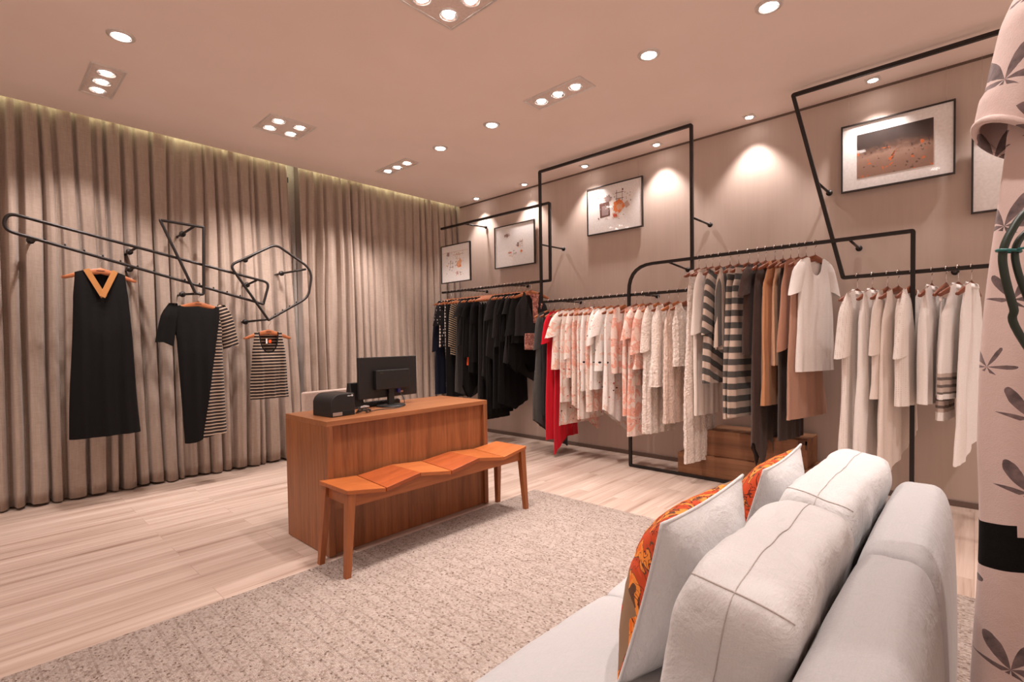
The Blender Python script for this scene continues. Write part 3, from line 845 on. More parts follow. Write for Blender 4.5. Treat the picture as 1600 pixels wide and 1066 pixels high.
railC = [
 (3.345, -4, G(F_HEATHER, 1.50, th=0.028, hem='point', hw=0.27, sleeve=(0.36, 0.06, 0.06, 0.03), sided=1), 'long heather grey draped dress left of the red one', 'dress'),
 (3.277, -3, G(F_CHAR, 1.10, th=0.028, hw=0.2), 'charcoal sleeveless dress tucked between grey and red dresses', 'dress'),
 (3.200, -5, G(F_RED, 1.34, th=0.034, hw=0.25, sleeve=(0.30, 0.07, 0.075, 0.05)), 'long bright red dress with elbow sleeves', 'dress'),
 (3.150, -2, G(F_RED, 1.49, th=0.028, sw=0.15, cw=0.15, hw=0.20, hem='point', sided=-1), 'second red dress whose pointed hem almost touches the floor', 'dress'),
 (3.085, -12, G(F_P1, 0.62, th=0.036, hw=0.245, cw=0.22, sleeve=(0.24, 0.075, 0.095, 0.06), neck=('v', 0.08, 0.14)), 'cream printed tunic with wide short sleeves right of the red dress', 'tunic'),
 (3.020, -8, G(F_P1, 1.18, th=0.034, hw=0.24, hem='tail'), 'long cream printed skirt dress below the wide sleeved tunic', 'dress'),
 (2.960, -6, G(F_P1, 0.70, th=0.026, hw=0.2, sleeve=(0.45, 0.05, 0.045, 0.02)), 'cream printed long sleeved blouse with small dark flowers', 'blouse'),
 (2.895, -4, G(F_P4, 1.26, th=0.026, hw=0.22, hem='point'), 'long cream dress with rose strokes and a drooping side', 'dress'),
 (2.838, -4, G(F_P1, 1.10, th=0.026, hw=0.2), 'straight cream printed dress left of the white collared shirts', 'dress'),
 (2.778, -8, G(F_P2, 0.82, th=0.028, hw=0.21, sleeve=LS), 'white shirt with black and red marks and a raised collar', 'shirt'),
 (2.726, -6, G(F_P4, 1.02, th=0.026, hw=0.2), 'peach printed dress hanging behind the collared marked shirt', 'dress'),
 (2.664, -8, G(F_P2, 0.80, th=0.030, hw=0.23, sleeve=(0.32, 0.06, 0.06, 0.03)), 'white tunic with scattered black marks', 'tunic'),
 (2.588, -12, G(F_P2, 0.62, th=0.034, hw=0.22, sleeve=(0.24, 0.07, 0.085, 0.06)), 'white blouse with a red blot and short open sleeves', 'blouse'),
 (2.510, -8, G(F_P2, 1.28, th=0.030, hw=0.24, hem='point'), 'long white marked dress with a slanting translucent hem', 'dress'),
 (2.442, -6, G(F_P3, 0.64, th=0.032, hw=0.2), 'pink brushstroke top behind the upright black post', 'top'),
 (2.318, -8, G(F_P3, 1.02, th=0.028, hw=0.22), 'peach petal printed dress seen left of the black post', 'dress'),
 (2.250, -10, G(F_P3, 1.20, th=0.040, hw=0.23, sleeve=(0.27, 0.07, 0.085, 0.06)), 'peach petal printed kimono dress with a turned up sleeve', 'dress'),
 (2.178, -10, G(F_P4, 0.74, th=0.042, hw=0.27, sleeve=(0.40, 0.07, 0.08, 0.04), hem='tail'), 'peach rose printed tunic with wide sleeves', 'tunic'),
 (2.100, -10, G(F_FLUFF, 1.16, th=0.036, hw=0.22, rough=0.004, nu=64, nv=60, sleeve=(0.38, 0.06, 0.06, 0.02)), 'long fluffy cream dress, the one farthest left of its kind', 'dress'),
 (2.000, -12, G(F_FLUFF, 0.74, th=0.045, hw=0.25, rough=0.004, nu=64, nv=50, sleeve=(0.55, 0.07, 0.06, 0.01)), 'fluffy cream long sleeved top with a straight hem', 'top'),
 (1.915, -10, G(F_FLUFF2, 1.05, th=0.038, hw=0.22, rough=0.004, nu=64, nv=50, sw=0.13), 'fluffy peach sleeveless dress', 'dress'),
 (1.835, -10, G(F_FLUFF, 0.56, th=0.036, hw=0.2, rough=0.004, nu=64, nv=50), 'fluffy cream sleeveless top below the end of the tall frame', 'top'),
]
rail(XC, 1.608, railC, [HANGER_WOOD, HANGER_WOOD2], 'clothes_hanger', 'printed rail', 'c')

railA = [
 (1.717, -8, G(F_FLUFF, 1.62, th=0.034, sw=0.14, cw=0.17, hw=0.24, rough=0.004, nu=64, nv=70, hanger_w=0.2), 'very long fluffy cream dress that hangs down over the wooden crate', 'dress'),
 (1.655, -8, G(F_CREAM, 1.22, th=0.026, hw=0.2, sw=0.14), 'plain cream dress beside the very long fluffy one', 'dress'),
 (1.603, -16, G(F_BEIGE, 0.50, th=0.028, hw=0.22, sleeve=(0.50, 0.07, 0.07, 0.03), sleeve_mat=F_CREAM), 'beige blouse with long flat cream sleeves', 'blouse'),
 (1.545, -10, G(F_STR2, 0.95, th=0.030, hw=0.24, sleeve=(0.5, 0.06, 0.08, 0.02)), 'grey and beige tunic with slanting wide stripes', 'tunic'),
 (1.462, -8, G(F_VSTR, 0.68, th=0.036, hw=0.2, sleeve=(0.60, 0.06, 0.07, 0.02)), 'beige and grey blouse with upright stripes', 'blouse'),
 (1.395, -8, G(F_STR, 1.22, th=0.032, hw=0.23), 'wide striped grey and beige dress left of the largest striped one', 'dress'),
 (1.322, -14, G(F_STR, 1.20, th=0.034, hw=0.27, cw=0.22), 'large grey and beige dress with level wide stripes', 'dress'),
 (1.250, -10, G(F_BROWN, 0.72, th=0.034, hw=0.22, sleeve=(0.22, 0.065, 0.08, 0.05)), 'dark brown knitted short sleeved top', 'top'),
 (1.195, -6, G(F_BROWN, 1.58, th=0.026, hw=0.25, hem='hanky', sw=0.16), 'long dark brown knitted dress with two pointed hem ends', 'dress'),
 (1.130, -12, G(F_APRI, 1.10, th=0.030, sw=0.10, cw=0.17, hw=0.2, neck=('v', 0.07, 0.16), folds=9), 'pleated apricot sleeveless dress beside the brown one', 'dress'),
 (1.075, -10, G(F_APRI2, 0.80, th=0.026, sw=0.10, cw=0.15, hw=0.16, neck=('v', 0.07, 0.13), folds=9), 'paler apricot sleeveless top right of the pleated dress', 'top'),
 (1.022, -10, G(F_BROWN2, 1.35, th=0.026, sw=0.14, hw=0.18), 'deep brown dress mostly hidden behind the apricot ones', 'dress'),
 (0.970, -18, G(F_TAN, 0.70, th=0.032, sw=0.17, cw=0.21, hw=0.25, hem='point', sided=-1, neck=('scoop', 0.07, 0.04)), 'tan poncho top with a slanting hem', 'top'),
 (0.920, -14, G(F_TAN2, 1.18, th=0.030, hw=0.28), 'long light tan dress flaring under the poncho top', 'dress'),
 (0.862, -20, G(F_WHITE, 0.84, th=0.036, sw=0.18, cw=0.19, hw=0.215, sleeve=(0.23, 0.062, 0.075, 0.055), neck=('scoop', 0.075, 0.15), folds=8, famp=0.25), 'white pleated tee with cuffed short sleeves, nearest on its rail', 'top'),
]
rail(XA, 1.872, railA, [HANGER_WOOD2], 'clothes_hanger', 'striped rail', 'a')

railD = [
 (0.611, -16, G(F_EYE, 1.15, th=0.046, sw=0.16, cw=0.18, hw=0.22, sleeve=(0.42, 0.06, 0.10, 0.03), neck=('scoop', 0.05, 0.03)), 'white eyelet dress with wide elbow sleeves, nearest the slanted bar', 'dress'),
 (0.525, -12, G(F_WHITE, 1.14, th=0.044, sw=0.15, hw=0.24, sleeve=(0.62, 0.055, 0.045, 0.02), neck=('scoop', 0.05, 0.03)), 'long white button shirt dress with a raised collar', 'dress'),
 (0.442, -14, G(F_CREAM, 0.74, th=0.040, sw=0.15, hw=0.24, sleeve=(0.4, 0.06, 0.08, 0.03)), 'cream open fronted blouse with a curved sleeve', 'blouse'),
 (0.384, -18, G(F_CREAM, 1.28, th=0.034, sw=0.15, hw=0.27, hem='point', sided=-1), 'long cream draped dress with cascading side', 'dress'),
 (0.318, -12, G(F_EYE, 0.78, th=0.040, sw=0.15, hw=0.22, sleeve=(0.42, 0.065, 0.11, 0.03)), 'white eyelet tunic overlapping the upright black post', 'tunic'),
 (0.213, -10, G(F_WHITE, 0.76, th=0.046, sw=0.14, hw=0.20, sleeve=(0.60, 0.06, 0.05, 0.0), neck=('scoop', 0.05, 0.02)), 'white collared long sleeved shirt right of the black post', 'shirt'),
 (0.143, -10, G(F_WHITE, 0.86, th=0.032, sw=0.10, skirt=True, hw=0.15, band=(-0.80, -0.70, HEMSTR), nv=50), 'white and grey striped skirt clipped to its hanger', 'skirt'),
 (0.085, -20, G(F_WHITE, 0.72, th=0.034, sw=0.11, cw=0.19, hw=0.25, neck=('scoop', 0.05, 0.02), band=(-0.695, -0.56, HEMSTR), nv=50), 'white flared shirt above the dark striped hem', 'shirt'),
 (0.024, -14, G(F_WHITE, 1.12, th=0.034, sw=0.12, cw=0.18, hw=0.24, hem='point', sided=-1, neck=('scoop', 0.05, 0.02)), 'white shirt with a long pointed tail beside the foreground dress', 'shirt'),
]
rail(XD, 1.608, railD, [HANGER_WOOD2], 'clothes_hanger', 'white rail', 'd')
def collar(label, r=0.045):
    t = find(label)
    pts = [(r * math.cos(a), 0.6 * r * math.sin(a), -0.022 + 0.012 * math.sin(a)) for a in [2 * PI * k / 20 for k in range(20)]]
    v = []; f = []
    for (x, y, z) in pts: v += [(x, y, z - 0.02), (x * 1.04, y * 1.1, z + 0.014), (x * 1.22, y * 1.3, z - 0.010)]
    for k in range(20):
        l = (k + 1) % 20
        f += [(k * 3, l * 3, l * 3 + 1, k * 3 + 1), (k * 3 + 1, l * 3 + 1, l * 3 + 2, k * 3 + 2)]
    mesh_obj('collar', v, f, t.children[0].data.materials[0], t, True)
for l in ('long white button shirt dress with a raised collar', 'white collared long sleeved shirt right of the black post', 'white flared shirt above the dark striped hem',
          'white shirt with a long pointed tail beside the foreground dress', 'white shirt with black and red marks and a raised collar', 'white eyelet dress with wide elbow sleeves, nearest the slanted bar'):
    collar(l)

# --- the three display garments in front of the curtain
hanger('wooden clothes hanger carrying the long black dress with mustard neckline', (0.695, YC, 1.866), R(2), drop=0.075, w=0.222, mark=True)
t = garment('dress', 'long black sleeveless dress with a mustard satin V neckline', 'dress', (0.695, YC, 1.866), R(2), F_BLACK, L=1.265, sw=0.150, cw=0.165, hw=0.215, th=0.045,
            neck=('v', 0.085, 0.185), folds=3, famp=0.25, seed=5, drop=0.075, nu=72, nv=40)
# mustard neckline bands
def band(par, a, b, wd, mat, y=-0.045, name='neckline_band'):
    a, b = Vector(a), Vector(b)
    d = (b - a).normalized(); s = Vector((0, 1, 0)).cross(d).normalized() * wd / 2
    c8 = [a - s + Vector((0, 0.004, 0)), a + s + Vector((0, 0.004, 0)), a + s, a - s, b - s + Vector((0, 0.004, 0)), b + s + Vector((0, 0.004, 0)), b + s, b - s]
    bm = MB().hexa(c8, 0.001)
    return bm.build(name, mat, par)
band(t, (-0.086, -0.016, -0.014), (0.006, -0.050, -0.218), 0.038, F_MUST)
band(t, (0.086, -0.016, -0.014), (-0.004, -0.053, -0.218), 0.038, F_MUST)
for c in t.children[-2:]: tag(c, 'mustard satin neckline band')

hanger('wooden clothes hanger carrying the asymmetric black and striped dress', (1.335, YC, 1.632), R(1), drop=0.062, w=0.222, mark=True)
t = thing('dress', 'short sleeved black dress with one fine striped side panel', 'dress', (1.335, YC, 1.632 - 0.062), R(1))
# body with the striped side panel as its own cloth
def disp_body():
    nu, nv = 260, 64; V = []; F = []; fm = []
    for j in range(nv + 1):
        v = j / nv
        for i in range(nu):
            a = 2 * PI * i / nu; ct, st = math.cos(a), math.sin(a); side = -1 if st < 0 else 1
            wL = 0.19 + (0.165 - 0.19) * min(1, v * 4) + 0.03 * math.sin(v * PI) * 0 ; wR = 0.20 + (0.168 - 0.20) * min(1, v * 4) + 0.025 * v
            u = (wR if ct > 0 else wL - 0.045 * max(0, v - 0.2)) * ct
            tv = 0.010 + 0.032 * min(1, v * 3) ** 0.7
            w = tv * side * abs(st) ** 0.6 + 0.007 * min(1, v * 2) * math.sin(11 * u * 6 + 1.2) * 0.8
            aa = min(1.2, abs(u) / 0.218)
            zt = 0.004 - 0.074 * aa ** 1.3
            if abs(u) < 0.13: zt -= (0.045 if side < 0 else 0.03) * math.sqrt(1 - (u / 0.13) ** 2) * (1 + 0.25 * u / 0.13)
            L_ = 1.165 - 0.02 * ct - 0.012 * math.sin(3 * ct)
            V.append((u, w, zt * (1 - v) - L_ * v))
    for j in range(nv):
        for i in range(nu):
            k = (i + 1) % nu
            F.append((j * nu + i, j * nu + k, (j + 1) * nu + k, (j + 1) * nu + i))
            cx = sum(V[q][0] for q in F[-1]) / 4; cz = sum(V[q][2] for q in F[-1]) / 4
            st = cx > 0.165 + (cz + 0.08) * 0.155
            fm.append(1 if st else 0)
    return V, F, fm
V, F, fm = disp_body()
def split_part(sel, name, mat):
    idx = {}; vv = []; ff = []
    for q, m_ in zip(F, fm):
        if m_ != sel: continue
        r_ = []
        for p in q:
            if p not in idx: idx[p] = len(vv); vv.append(V[p])
            r_.append(idx[p])
        ff.append(tuple(r_))
    return mesh_obj(name, vv, ff, mat, t, True)
split_part(0, 'body', F_BLACK)
tag(split_part(1, 'side_panel', F_FINE), 'fine striped side panel')
def disp_sleeve(s, mat, sl=0.335):
    v = []; f = []; m_, nn = 18, 16
    for a in range(m_ + 1):
        q = a / m_
        cx = s * (0.180 + 0.070 * q ** 0.7); cz = -0.040 - sl * q
        g = min(1, q * 3.5) ** 0.5; ru = (0.03 + 0.030 * g) ; ru = ru * (1 - q) + 0.064 * q
        for k in range(nn):
            an = 2 * PI * k / nn
            v.append((cx + ru * math.cos(an), 0.030 * g * math.sin(an) + 0.006 * math.sin(4 * an), cz + (0.02 if a == 0 else 0) - 0.035 * q * (1 if math.cos(an) * s < 0 else 0) * abs(math.cos(an))))
    for a in range(m_):
        for k in range(nn):
            l = (k + 1) % nn; f.append((a * nn + k, a * nn + l, (a + 1) * nn + l, (a + 1) * nn + k))
    f.append(tuple(range(nn)))
    return mesh_obj('sleeve', v, f, mat, t, True)
disp_sleeve(-1, F_BLACK, 0.30); tag(disp_sleeve(1, F_FINE2, 0.34), 'striped sleeve')

hanger('wooden clothes hanger carrying the striped tank top', (1.905, YC, 1.405), R(0), drop=0.068, w=0.212, mark=True)
t = garment('tank_top', 'short black and beige fine striped tank top on a wooden hanger', 'top', (1.905, YC, 1.405), R(0), F_FINE, L=0.64, sw=0.125, cw=0.148, hw=0.172, th=0.040,
            neck=('scoop', 0.088, 0.215), folds=3, famp=0.3, seed=9, drop=0.068, nu=84, nv=30, trim_mat=F_BLACK)
MB().box(-0.022, -0.008, 0.004, 0.008, -0.13, -0.085, 0.001).build('care_label', F_WHITE, t)
MB().box(0.0, 0.026, 0.0, 0.004, -0.125, -0.095, 0.001).build('swing_tag', F_ORANGE, t)

# ---------------------------------------------------------------- pictures
PAPER = plain('picture_paper', (0.89, 0.86, 0.84), 0.6)
FRAME_B = plain('picture_frame_black', (0.02, 0.014, 0.012), 0.35)
def glass_mat():
    m, nt, N, L, b = newmat('picture_glass')
    N.remove(b)
    tr = N.new('ShaderNodeBsdfTransparent'); gl = N.new('ShaderNodeBsdfGlossy'); gl.inputs['Roughness'].default_value = 0.03
    fr = N.new('ShaderNodeFresnel'); fr.inputs['IOR'].default_value = 1.45
    mx = N.new('ShaderNodeMixShader')
    ge = N.new('ShaderNodeNewGeometry'); ff = mathn(nt, 'MULTIPLY', fr.outputs[0], mathn(nt, 'SUBTRACT', 1.0, ge.outputs['Backfacing']))
    L.new(ff, mx.inputs[0]); L.new(tr.outputs[0], mx.inputs[1]); L.new(gl.outputs[0], mx.inputs[2])
    L.new(mx.outputs[0], N['Material Output'].inputs[0])
    return m
GLASS = glass_mat()
INK = [plain('ink_orange', (0.80, 0.22, 0.05), 0.7), plain('ink_pale_orange', (0.78, 0.42, 0.25), 0.7), plain('ink_brown', (0.16, 0.06, 0.045), 0.7),
       plain('ink_grey', (0.35, 0.25, 0.24), 0.7), plain('ink_red', (0.60, 0.08, 0.03), 0.7), plain('ink_beige', (0.66, 0.48, 0.40), 0.7)]
def picture(x, y0, y1, z0, z1, label, shapes, wires=None, photo=None, fw=0.011):
    """hangs facing -x; shapes in unit coords (left->right, bottom->top as seen)"""
    cy, cz = (y0 + y1) / 2, (z0 + z1) / 2; W, H = y1 - y0, z1 - z0
    t = thing('framed_picture', label, 'picture', (x, cy, cz))
    fr = MB()
    a, b = W / 2, H / 2
    fr.box(-0.012, 0.012, -a, a, b - fw, b, 0.001); fr.box(-0.012, 0.012, -a, a, -b, -b + fw, 0.001)
    fr.box(-0.012, 0.012, -a, -a + fw, -b + fw, b - fw, 0.001); fr.box(-0.012, 0.012, a - fw, a, -b + fw, b - fw, 0.001)
    fr.build('frame', FRAME_B, t)
    MB().box(-0.002, 0.010, -a + fw, a - fw, -b + fw, b - fw).build('mount_board', PAPER, t)
    if shapes:
        mb = MB(); xx = -0.0035
        for si, (u, v, w, h, ang, mi) in enumerate(shapes):
            c_, s_ = math.cos(ang), math.sin(ang); pts = []
            for (du, dv) in ((-w, -h), (w, -h), (w, h), (-w, h)):
                du_, dv_ = (du * c_ - dv * s_) / 2, (du * s_ + dv * c_) / 2
                pts.append((xx - 0.00001 * si, (0.5 - u) * W - du_, (v - 0.5) * H + dv_))
            mb.add(pts, [(0, 1, 2, 3)], mi)
        mb.build('print', INK, t)
    if photo:
        (u0, u1, v0, v1) = photo
        o = MB().box(-0.0045, -0.002, (0.5 - u1) * W, (0.5 - u0) * W, (v0 - 0.5) * H, (v1 - 0.5) * H).build('photograph', PHOTO_M, t)
    MB().box(-0.0095, -0.0080, -a + fw, a - fw, -b + fw, b - fw).build('glass_pane', GLASS, t)
    if wires:
        for wy in (-a * 0.85, a * 0.85):
            MB().tube([(0, wy, b), (0, wy, wires - cz)], 0.0007, 5).build('hanging_wire', HOOK, t, True)
    return t
def photo_mat():
    m, nt, N, L, b = newmat('weathered_photo')
    v = coords(nt)
    s = sepxyz(nt, v)
    n = noise_n(nt, v, 9, 6, 0.65, 0.5)
    f = mathn(nt, 'ADD', mathn(nt, 'MULTIPLY', s[2], 3.2), mathn(nt, 'MULTIPLY', n, 0.55))
    c = ramp(nt, f, [(0.0, (0.30, 0.17, 0.12)), (0.24, (0.36, 0.22, 0.16)), (0.36, (0.15, 0.075, 0.05)), (0.50, (0.05, 0.028, 0.022)), (0.8, (0.03, 0.018, 0.015))])
    n2 = noise_n(nt, v, 22, 3)
    low = mathn(nt, 'LESS_THAN', s[2], 0.03)
    k = mathn(nt, 'MULTIPLY', mathn(nt, 'GREATER_THAN', n2, 0.63), low)
    c = mixc(nt, k, c, (0.62, 0.15, 0.04))
    n3 = noise_n(nt, v, 35, 4)
    c = mixc(nt, mathn(nt, 'MULTIPLY', mathn(nt, 'GREATER_THAN', n3, 0.63), 0.7), c, (0.03, 0.015, 0.012))
    L.new(c, b.inputs['Base Color']); b.inputs['Roughness'].default_value = 0.5
    return m
PHOTO_M = photo_mat()
def specks(seed, n, u0, u1, v0, v1, smin=0.004, smax=0.02):
    r = random.Random(seed); out = []
    for _ in range(n):
        out.append((r.uniform(u0, u1), r.uniform(v0, v1), r.uniform(smin, smax), r.uniform(smin, smax) * 0.6, r.uniform(0, 3), r.choice([1, 2, 3, 3, 5])))
    return out
def outline(u, v, w, h, mi, r=0.004):
    return [(u, v - h / 2, w, r, 0, mi), (u, v + h / 2, w, r, 0, mi), (u - w / 2, v, r * 0.8, h, 0, mi), (u + w / 2, v, r * 0.8, h, 0, mi)]
def blob(seed, u, v, s, mi, n=14):
    r = random.Random(seed)
    return [(u + r.uniform(-.3, .3) * s, v + r.uniform(-.3, .3) * s, r.uniform(.3, .7) * s, r.uniform(.3, .7) * s, r.uniform(0, 3), mi) for _ in range(n)]
S1 = blob(1, 0.62, 0.46, 0.09, 0) + blob(2, 0.62, 0.50, 0.11, 1, 5) + outline(0.36, 0.46, 0.08, 0.10, 2) + [(0.25, 0.76, 0.045, 0.05, 0, 3)] + outline(0.60, 0.66, 0.08, 0.10, 1) \
    + specks(3, 60, 0.18, 0.78, 0.18, 0.80) + outline(0.56, 0.24, 0.04, 0.05, 4) + [(0.58, 0.72, 0.18, 0.006, 0, 5), (0.48, 0.80, 0.5, 0.004, 0, 5)]
S2 = [(0.30, 0.76, 0.06, 0.03, 0.2, 3), (0.34, 0.74, 0.04, 0.02, 0.4, 3)] + specks(5, 16, 0.28, 0.42, 0.70, 0.80) + outline(0.68, 0.52, 0.05, 0.12, 5) + [(0.60, 0.50, 0.03, 0.05, 0, 3)] \
    + specks(6, 14, 0.56, 0.74, 0.44, 0.60) + blob(7, 0.68, 0.34, 0.035, 0, 8) + specks(8, 22, 0.34, 0.56, 0.22, 0.38) + [(0.40, 0.34, 0.05, 0.012, 0.1, 4)]
S3 = [(0.33, 0.49, 0.12, 0.15, 0.06, 2), (0.34, 0.47, 0.08, 0.10, 0.0, 3)] + blob(11, 0.60, 0.50, 0.13, 0, 18) + blob(12, 0.60, 0.50, 0.09, 1, 6) + outline(0.60, 0.72, 0.10, 0.12, 2, 0.006) \
    + specks(13, 26, 0.30, 0.46, 0.66, 0.76, 0.006, 0.03) + specks(14, 40, 0.2, 0.8, 0.25, 0.8) + [(0.39, 0.71, 0.06, 0.05, 0.3, 3), (0.66, 0.83, 0.015, 0.02, 0, 2)] \
    + blob(15, 0.52, 0.33, 0.05, 4, 7) + outline(0.53, 0.33, 0.09, 0.07, 1) + [(0.73, 0.51, 0.05, 0.06, 0.5, 5)]
picture(4.20, 4.545, 5.100, 1.945, 2.425, 'framed print with orange square hung highest towards the curtain corner', S1, None)
_p = [o for o in bpy.data.objects if o.name.startswith('framed_picture')][0]; _p['label'] = 'framed print on white, overlapping the curtain at the far corner'
for wy in (-0.23, 0.23): MB().tube([(0, wy, 0.24), (0.04, wy, 0.485)], 0.0008, 5).build('hanging_wire', HOOK, _p, True)
picture(4.60, 3.852, 4.520, 2.112, 2.635, 'nearly blank framed print with faint sketch marks, second from the curtain', S2, CEIL)
picture(4.60, 2.445, 3.105, 2.316, 2.818, 'framed print with brown square and orange blot inside the tall frame', S3, CEIL)
picture(4.60, 0.112, 0.772, 2.290, 2.794, 'framed dark weathered photograph with wide white border', None, CEIL, photo=(0.155, 0.825, 0.18, 0.825))
picture(4.60, -0.62, 0.032, 2.000, 2.502, 'framed white picture half hidden behind the foreground dress', S2, CEIL)

# ---------------------------------------------------------------- counter
t = thing('counter', 'reddish brown wooden sales counter with a recessed front panel', 'counter', (1.96, 2.91, 0))
x0, x1, y0, y1, H = -0.625, 0.620, -0.268, 0.262, 0.765
MB().box(x0, x0 + 0.036, y0, y1, 0.004, H - 0.03, 0.0015).build('side_panel', COUNTER_V, t)
MB().box(x1 - 0.036, x1, y0, y1, 0.004, H - 0.03, 0.0015).build('side_panel', COUNTER_V, t)
MB().box(x0, x1, y0, y1, H - 0.0298, H, 0.0015).build('top_panel', COUNTER_H, t)
MB().box(x0 + 0.0362, x1 - 0.0362, y0 + 0.022, y0 + 0.044, 0.004, H - 0.0302).build('front_panel', COUNTER_V, t)

# ---------------------------------------------------------------- bench
t = thing('bench', 'orange brown slatted wooden bench with wavy seat boards against the counter', 'bench', (1.97, 2.485, 0))
bx0, bx1 = -0.690, 0.690
zf = [0.452, 0.416, 0.452, 0.416, 0.452, 0.416, 0.452]
zb = [0.450, 0.432, 0.450, 0.430, 0.450, 0.432, 0.450]
n6 = 6
for k in range(n6):
    a = bx0 + (bx1 - bx0) * k / n6 + (0.003 if k % 2 else 0.0006); b = bx0 + (bx1 - bx0) * (k + 1) / n6 - (0.003 if k % 2 == 0 else 0.0006)
    yf, yb = -0.150, 0.148
    th_ = 0.022
    c8 = [(a, yf, zf[k] - th_), (b, yf, zf[k + 1] - th_), (b, yb, zb[k + 1] - th_), (a, yb, zb[k] - th_),
          (a, yf, zf[k]), (b, yf, zf[k + 1]), (b, yb, zb[k + 1]), (a, yb, zb[k])]
    MB().hexa(c8, 0.0018).build('seat_board', BENCH[[0, 1, 2, 1, 0, 2][k]], t)
for yy in (-0.128, 0.112):
    mb = MB(); N_ = 6; zl = zf if yy < 0 else zb
    for k in range(N_):
        a = -0.665 + 1.33 * k / N_; b = -0.665 + 1.33 * (k + 1) / N_
        za = zl[k] - 0.0225; zb_ = zl[k + 1] - 0.0225
        mb.hexa([(a, yy, 0.355), (b, yy, 0.355), (b, yy + 0.022, 0.355), (a, yy + 0.022, 0.355), (a, yy, za), (b, yy, zb_), (b, yy + 0.022, zb_), (a, yy + 0.022, za)])
    mb.build('side_rail', BENCH_RAIL, t)
for s in (-1, 1):
    MB().box(s * 0.655 - 0.011, s * 0.655 + 0.011, -0.106, 0.112, 0.362, 0.428, 0.001).build('end_rail', BENCH_RAIL, t)
    for (yt, ybm) in ((-0.130, -0.150), (0.104, 0.128)):
        xt, xb = s * 0.660, s * 0.700 * (1.0 if s < 0 else 0.965)
        wt, wb = 0.023, 0.015
        MB().hexa([(xb - wb, ybm - wb, 0.0), (xb + wb, ybm - wb, 0.0), (xb + wb, ybm + wb, 0.0), (xb - wb, ybm + wb, 0.0),
                   (xt - wt, yt - 0.018, 0.428), (xt + wt, yt - 0.018, 0.428), (xt + wt, yt + 0.026, 0.428), (xt - wt, yt + 0.026, 0.428)], 0.002).build('leg', BENCH_LEG, t)

# ---------------------------------------------------------------- things on the counter
CT = 0.765
t = thing('monitor', 'black flat computer monitor seen from behind on the counter', 'monitor', (1.955, 2.945, CT), R(3))
MB().lathe([(0.0005, 0.0), (0.098, 0.0), (0.100, 0.004), (0.094, 0.010), (0.03, 0.014), (0.0005, 0.014)], (0, 0, 0.0003), 36).build('stand_base', BLACK_PLASTIC, t, True)
MB().box(-0.022, 0.022, -0.014, 0.014, 0.012, 0.13, 0.004).build('stand_neck', BLACK_PLASTIC, t)
MB().box(-0.238, 0.238, 0.010, 0.034, 0.062, 0.338, 0.005).build('screen_housing', BLACK_PLASTIC, t)
hs = t.children[-1]
MB().box(-0.130, 0.150, -0.026, 0.0104, 0.118, 0.250, 0.006).build('rear_housing', BLACK_PLASTIC, hs)
MB().box(-0.228, 0.228, 0.0342, 0.0355, 0.075, 0.330).build('screen', GREY_PLASTIC, hs)
MB().box(0.083, 0.113, 0.007, 0.0098, 0.086, 0.098, 0.0005).build('label_sticker', plain('sticker', (0.5, 0.28, 0.2), 0.6), hs)
MB().box(0.055, 0.078, -0.012, 0.0099, 0.088, 0.118, 0.003).build('video_plug', BLUE_PLASTIC, hs)
MB().box(-0.100, -0.076, -0.0275, -0.0262, 0.228, 0.234).build('maker_mark', GREY_PLASTIC, t)

t = thing('receipt_printer', 'small black rounded receipt printer at the counter end', 'printer', (1.500, 2.865, CT), R(4))
# side profile rounded towards the back
prof = [(-0.105, 0.0), (-0.105, 0.125), (-0.095, 0.132), (0.02, 0.134), (0.075, 0.120), (0.110, 0.090), (0.122, 0.05), (0.122, 0.0)]
prof = [(-0.105, 0.0), (-0.105, 0.122), (-0.098, 0.130)] + [(0.122 - 0.0, 0.0)]
pts = [(-0.075, 0.022), (-0.075, 0.128), (-0.070, 0.133), (0.035, 0.133)]
def printer_body():
    # rounded on the -x side as seen from the front
    P = [(0.078, 0.0), (0.078, 0.128), (0.073, 0.133), (-0.015, 0.133)]
    for k in range(1, 9):
        a = R(90 + k * 10); P.append((-0.020 + 0.062 * math.cos(a), 0.073 + 0.060 * math.sin(a)))
    P += [(-0.082, 0.0)]
    n = len(P); v = [(x, -0.10, z) for x, z in P] + [(x, 0.10, z) for x, z in P]
    f = [tuple(range(n))[::-1], tuple(range(n, 2 * n))] + [(k, (k + 1) % n, n + (k + 1) % n, n + k) for k in range(n)]
    return v, f
v, f = printer_body()
o = mesh_obj('body', v, f, BLACK_PLASTIC, t, False); auto_smooth(o, 30)
mo = o.modifiers.new('bevel', 'BEVEL'); mo.width = 0.003; mo.segments = 2; mo.limit_method = 'ANGLE'; mo.angle_limit = R(40)
MB().box(-0.072, -0.010, -0.1035, -0.0995, 0.006, 0.026, 0.001).build('label_sticker', plain('sticker_grey', (0.32, 0.24, 0.2), 0.5), t)
MB().box(-0.005, 0.07, -0.102, -0.0995, 0.010, 0.030, 0.001).build('port_recess', plain('port_black', (0.003, 0.003, 0.003), 0.8), t)
MB().tube([(0.028, -0.1005, 0.118), (0.044, -0.1005, 0.1175), (0.055, -0.1005, 0.119)], 0.0018, 6).build('maker_mark', WHITE_PLASTIC, t)
MB().lathe([(0.0005, 0.0), (0.006, 0.0), (0.006, 0.002)], (0.060, -0.1002, 0.1195), 12, M=Matrix.Rotation(R(90), 3, 'X')).build('maker_mark', WHITE_PLASTIC, t)

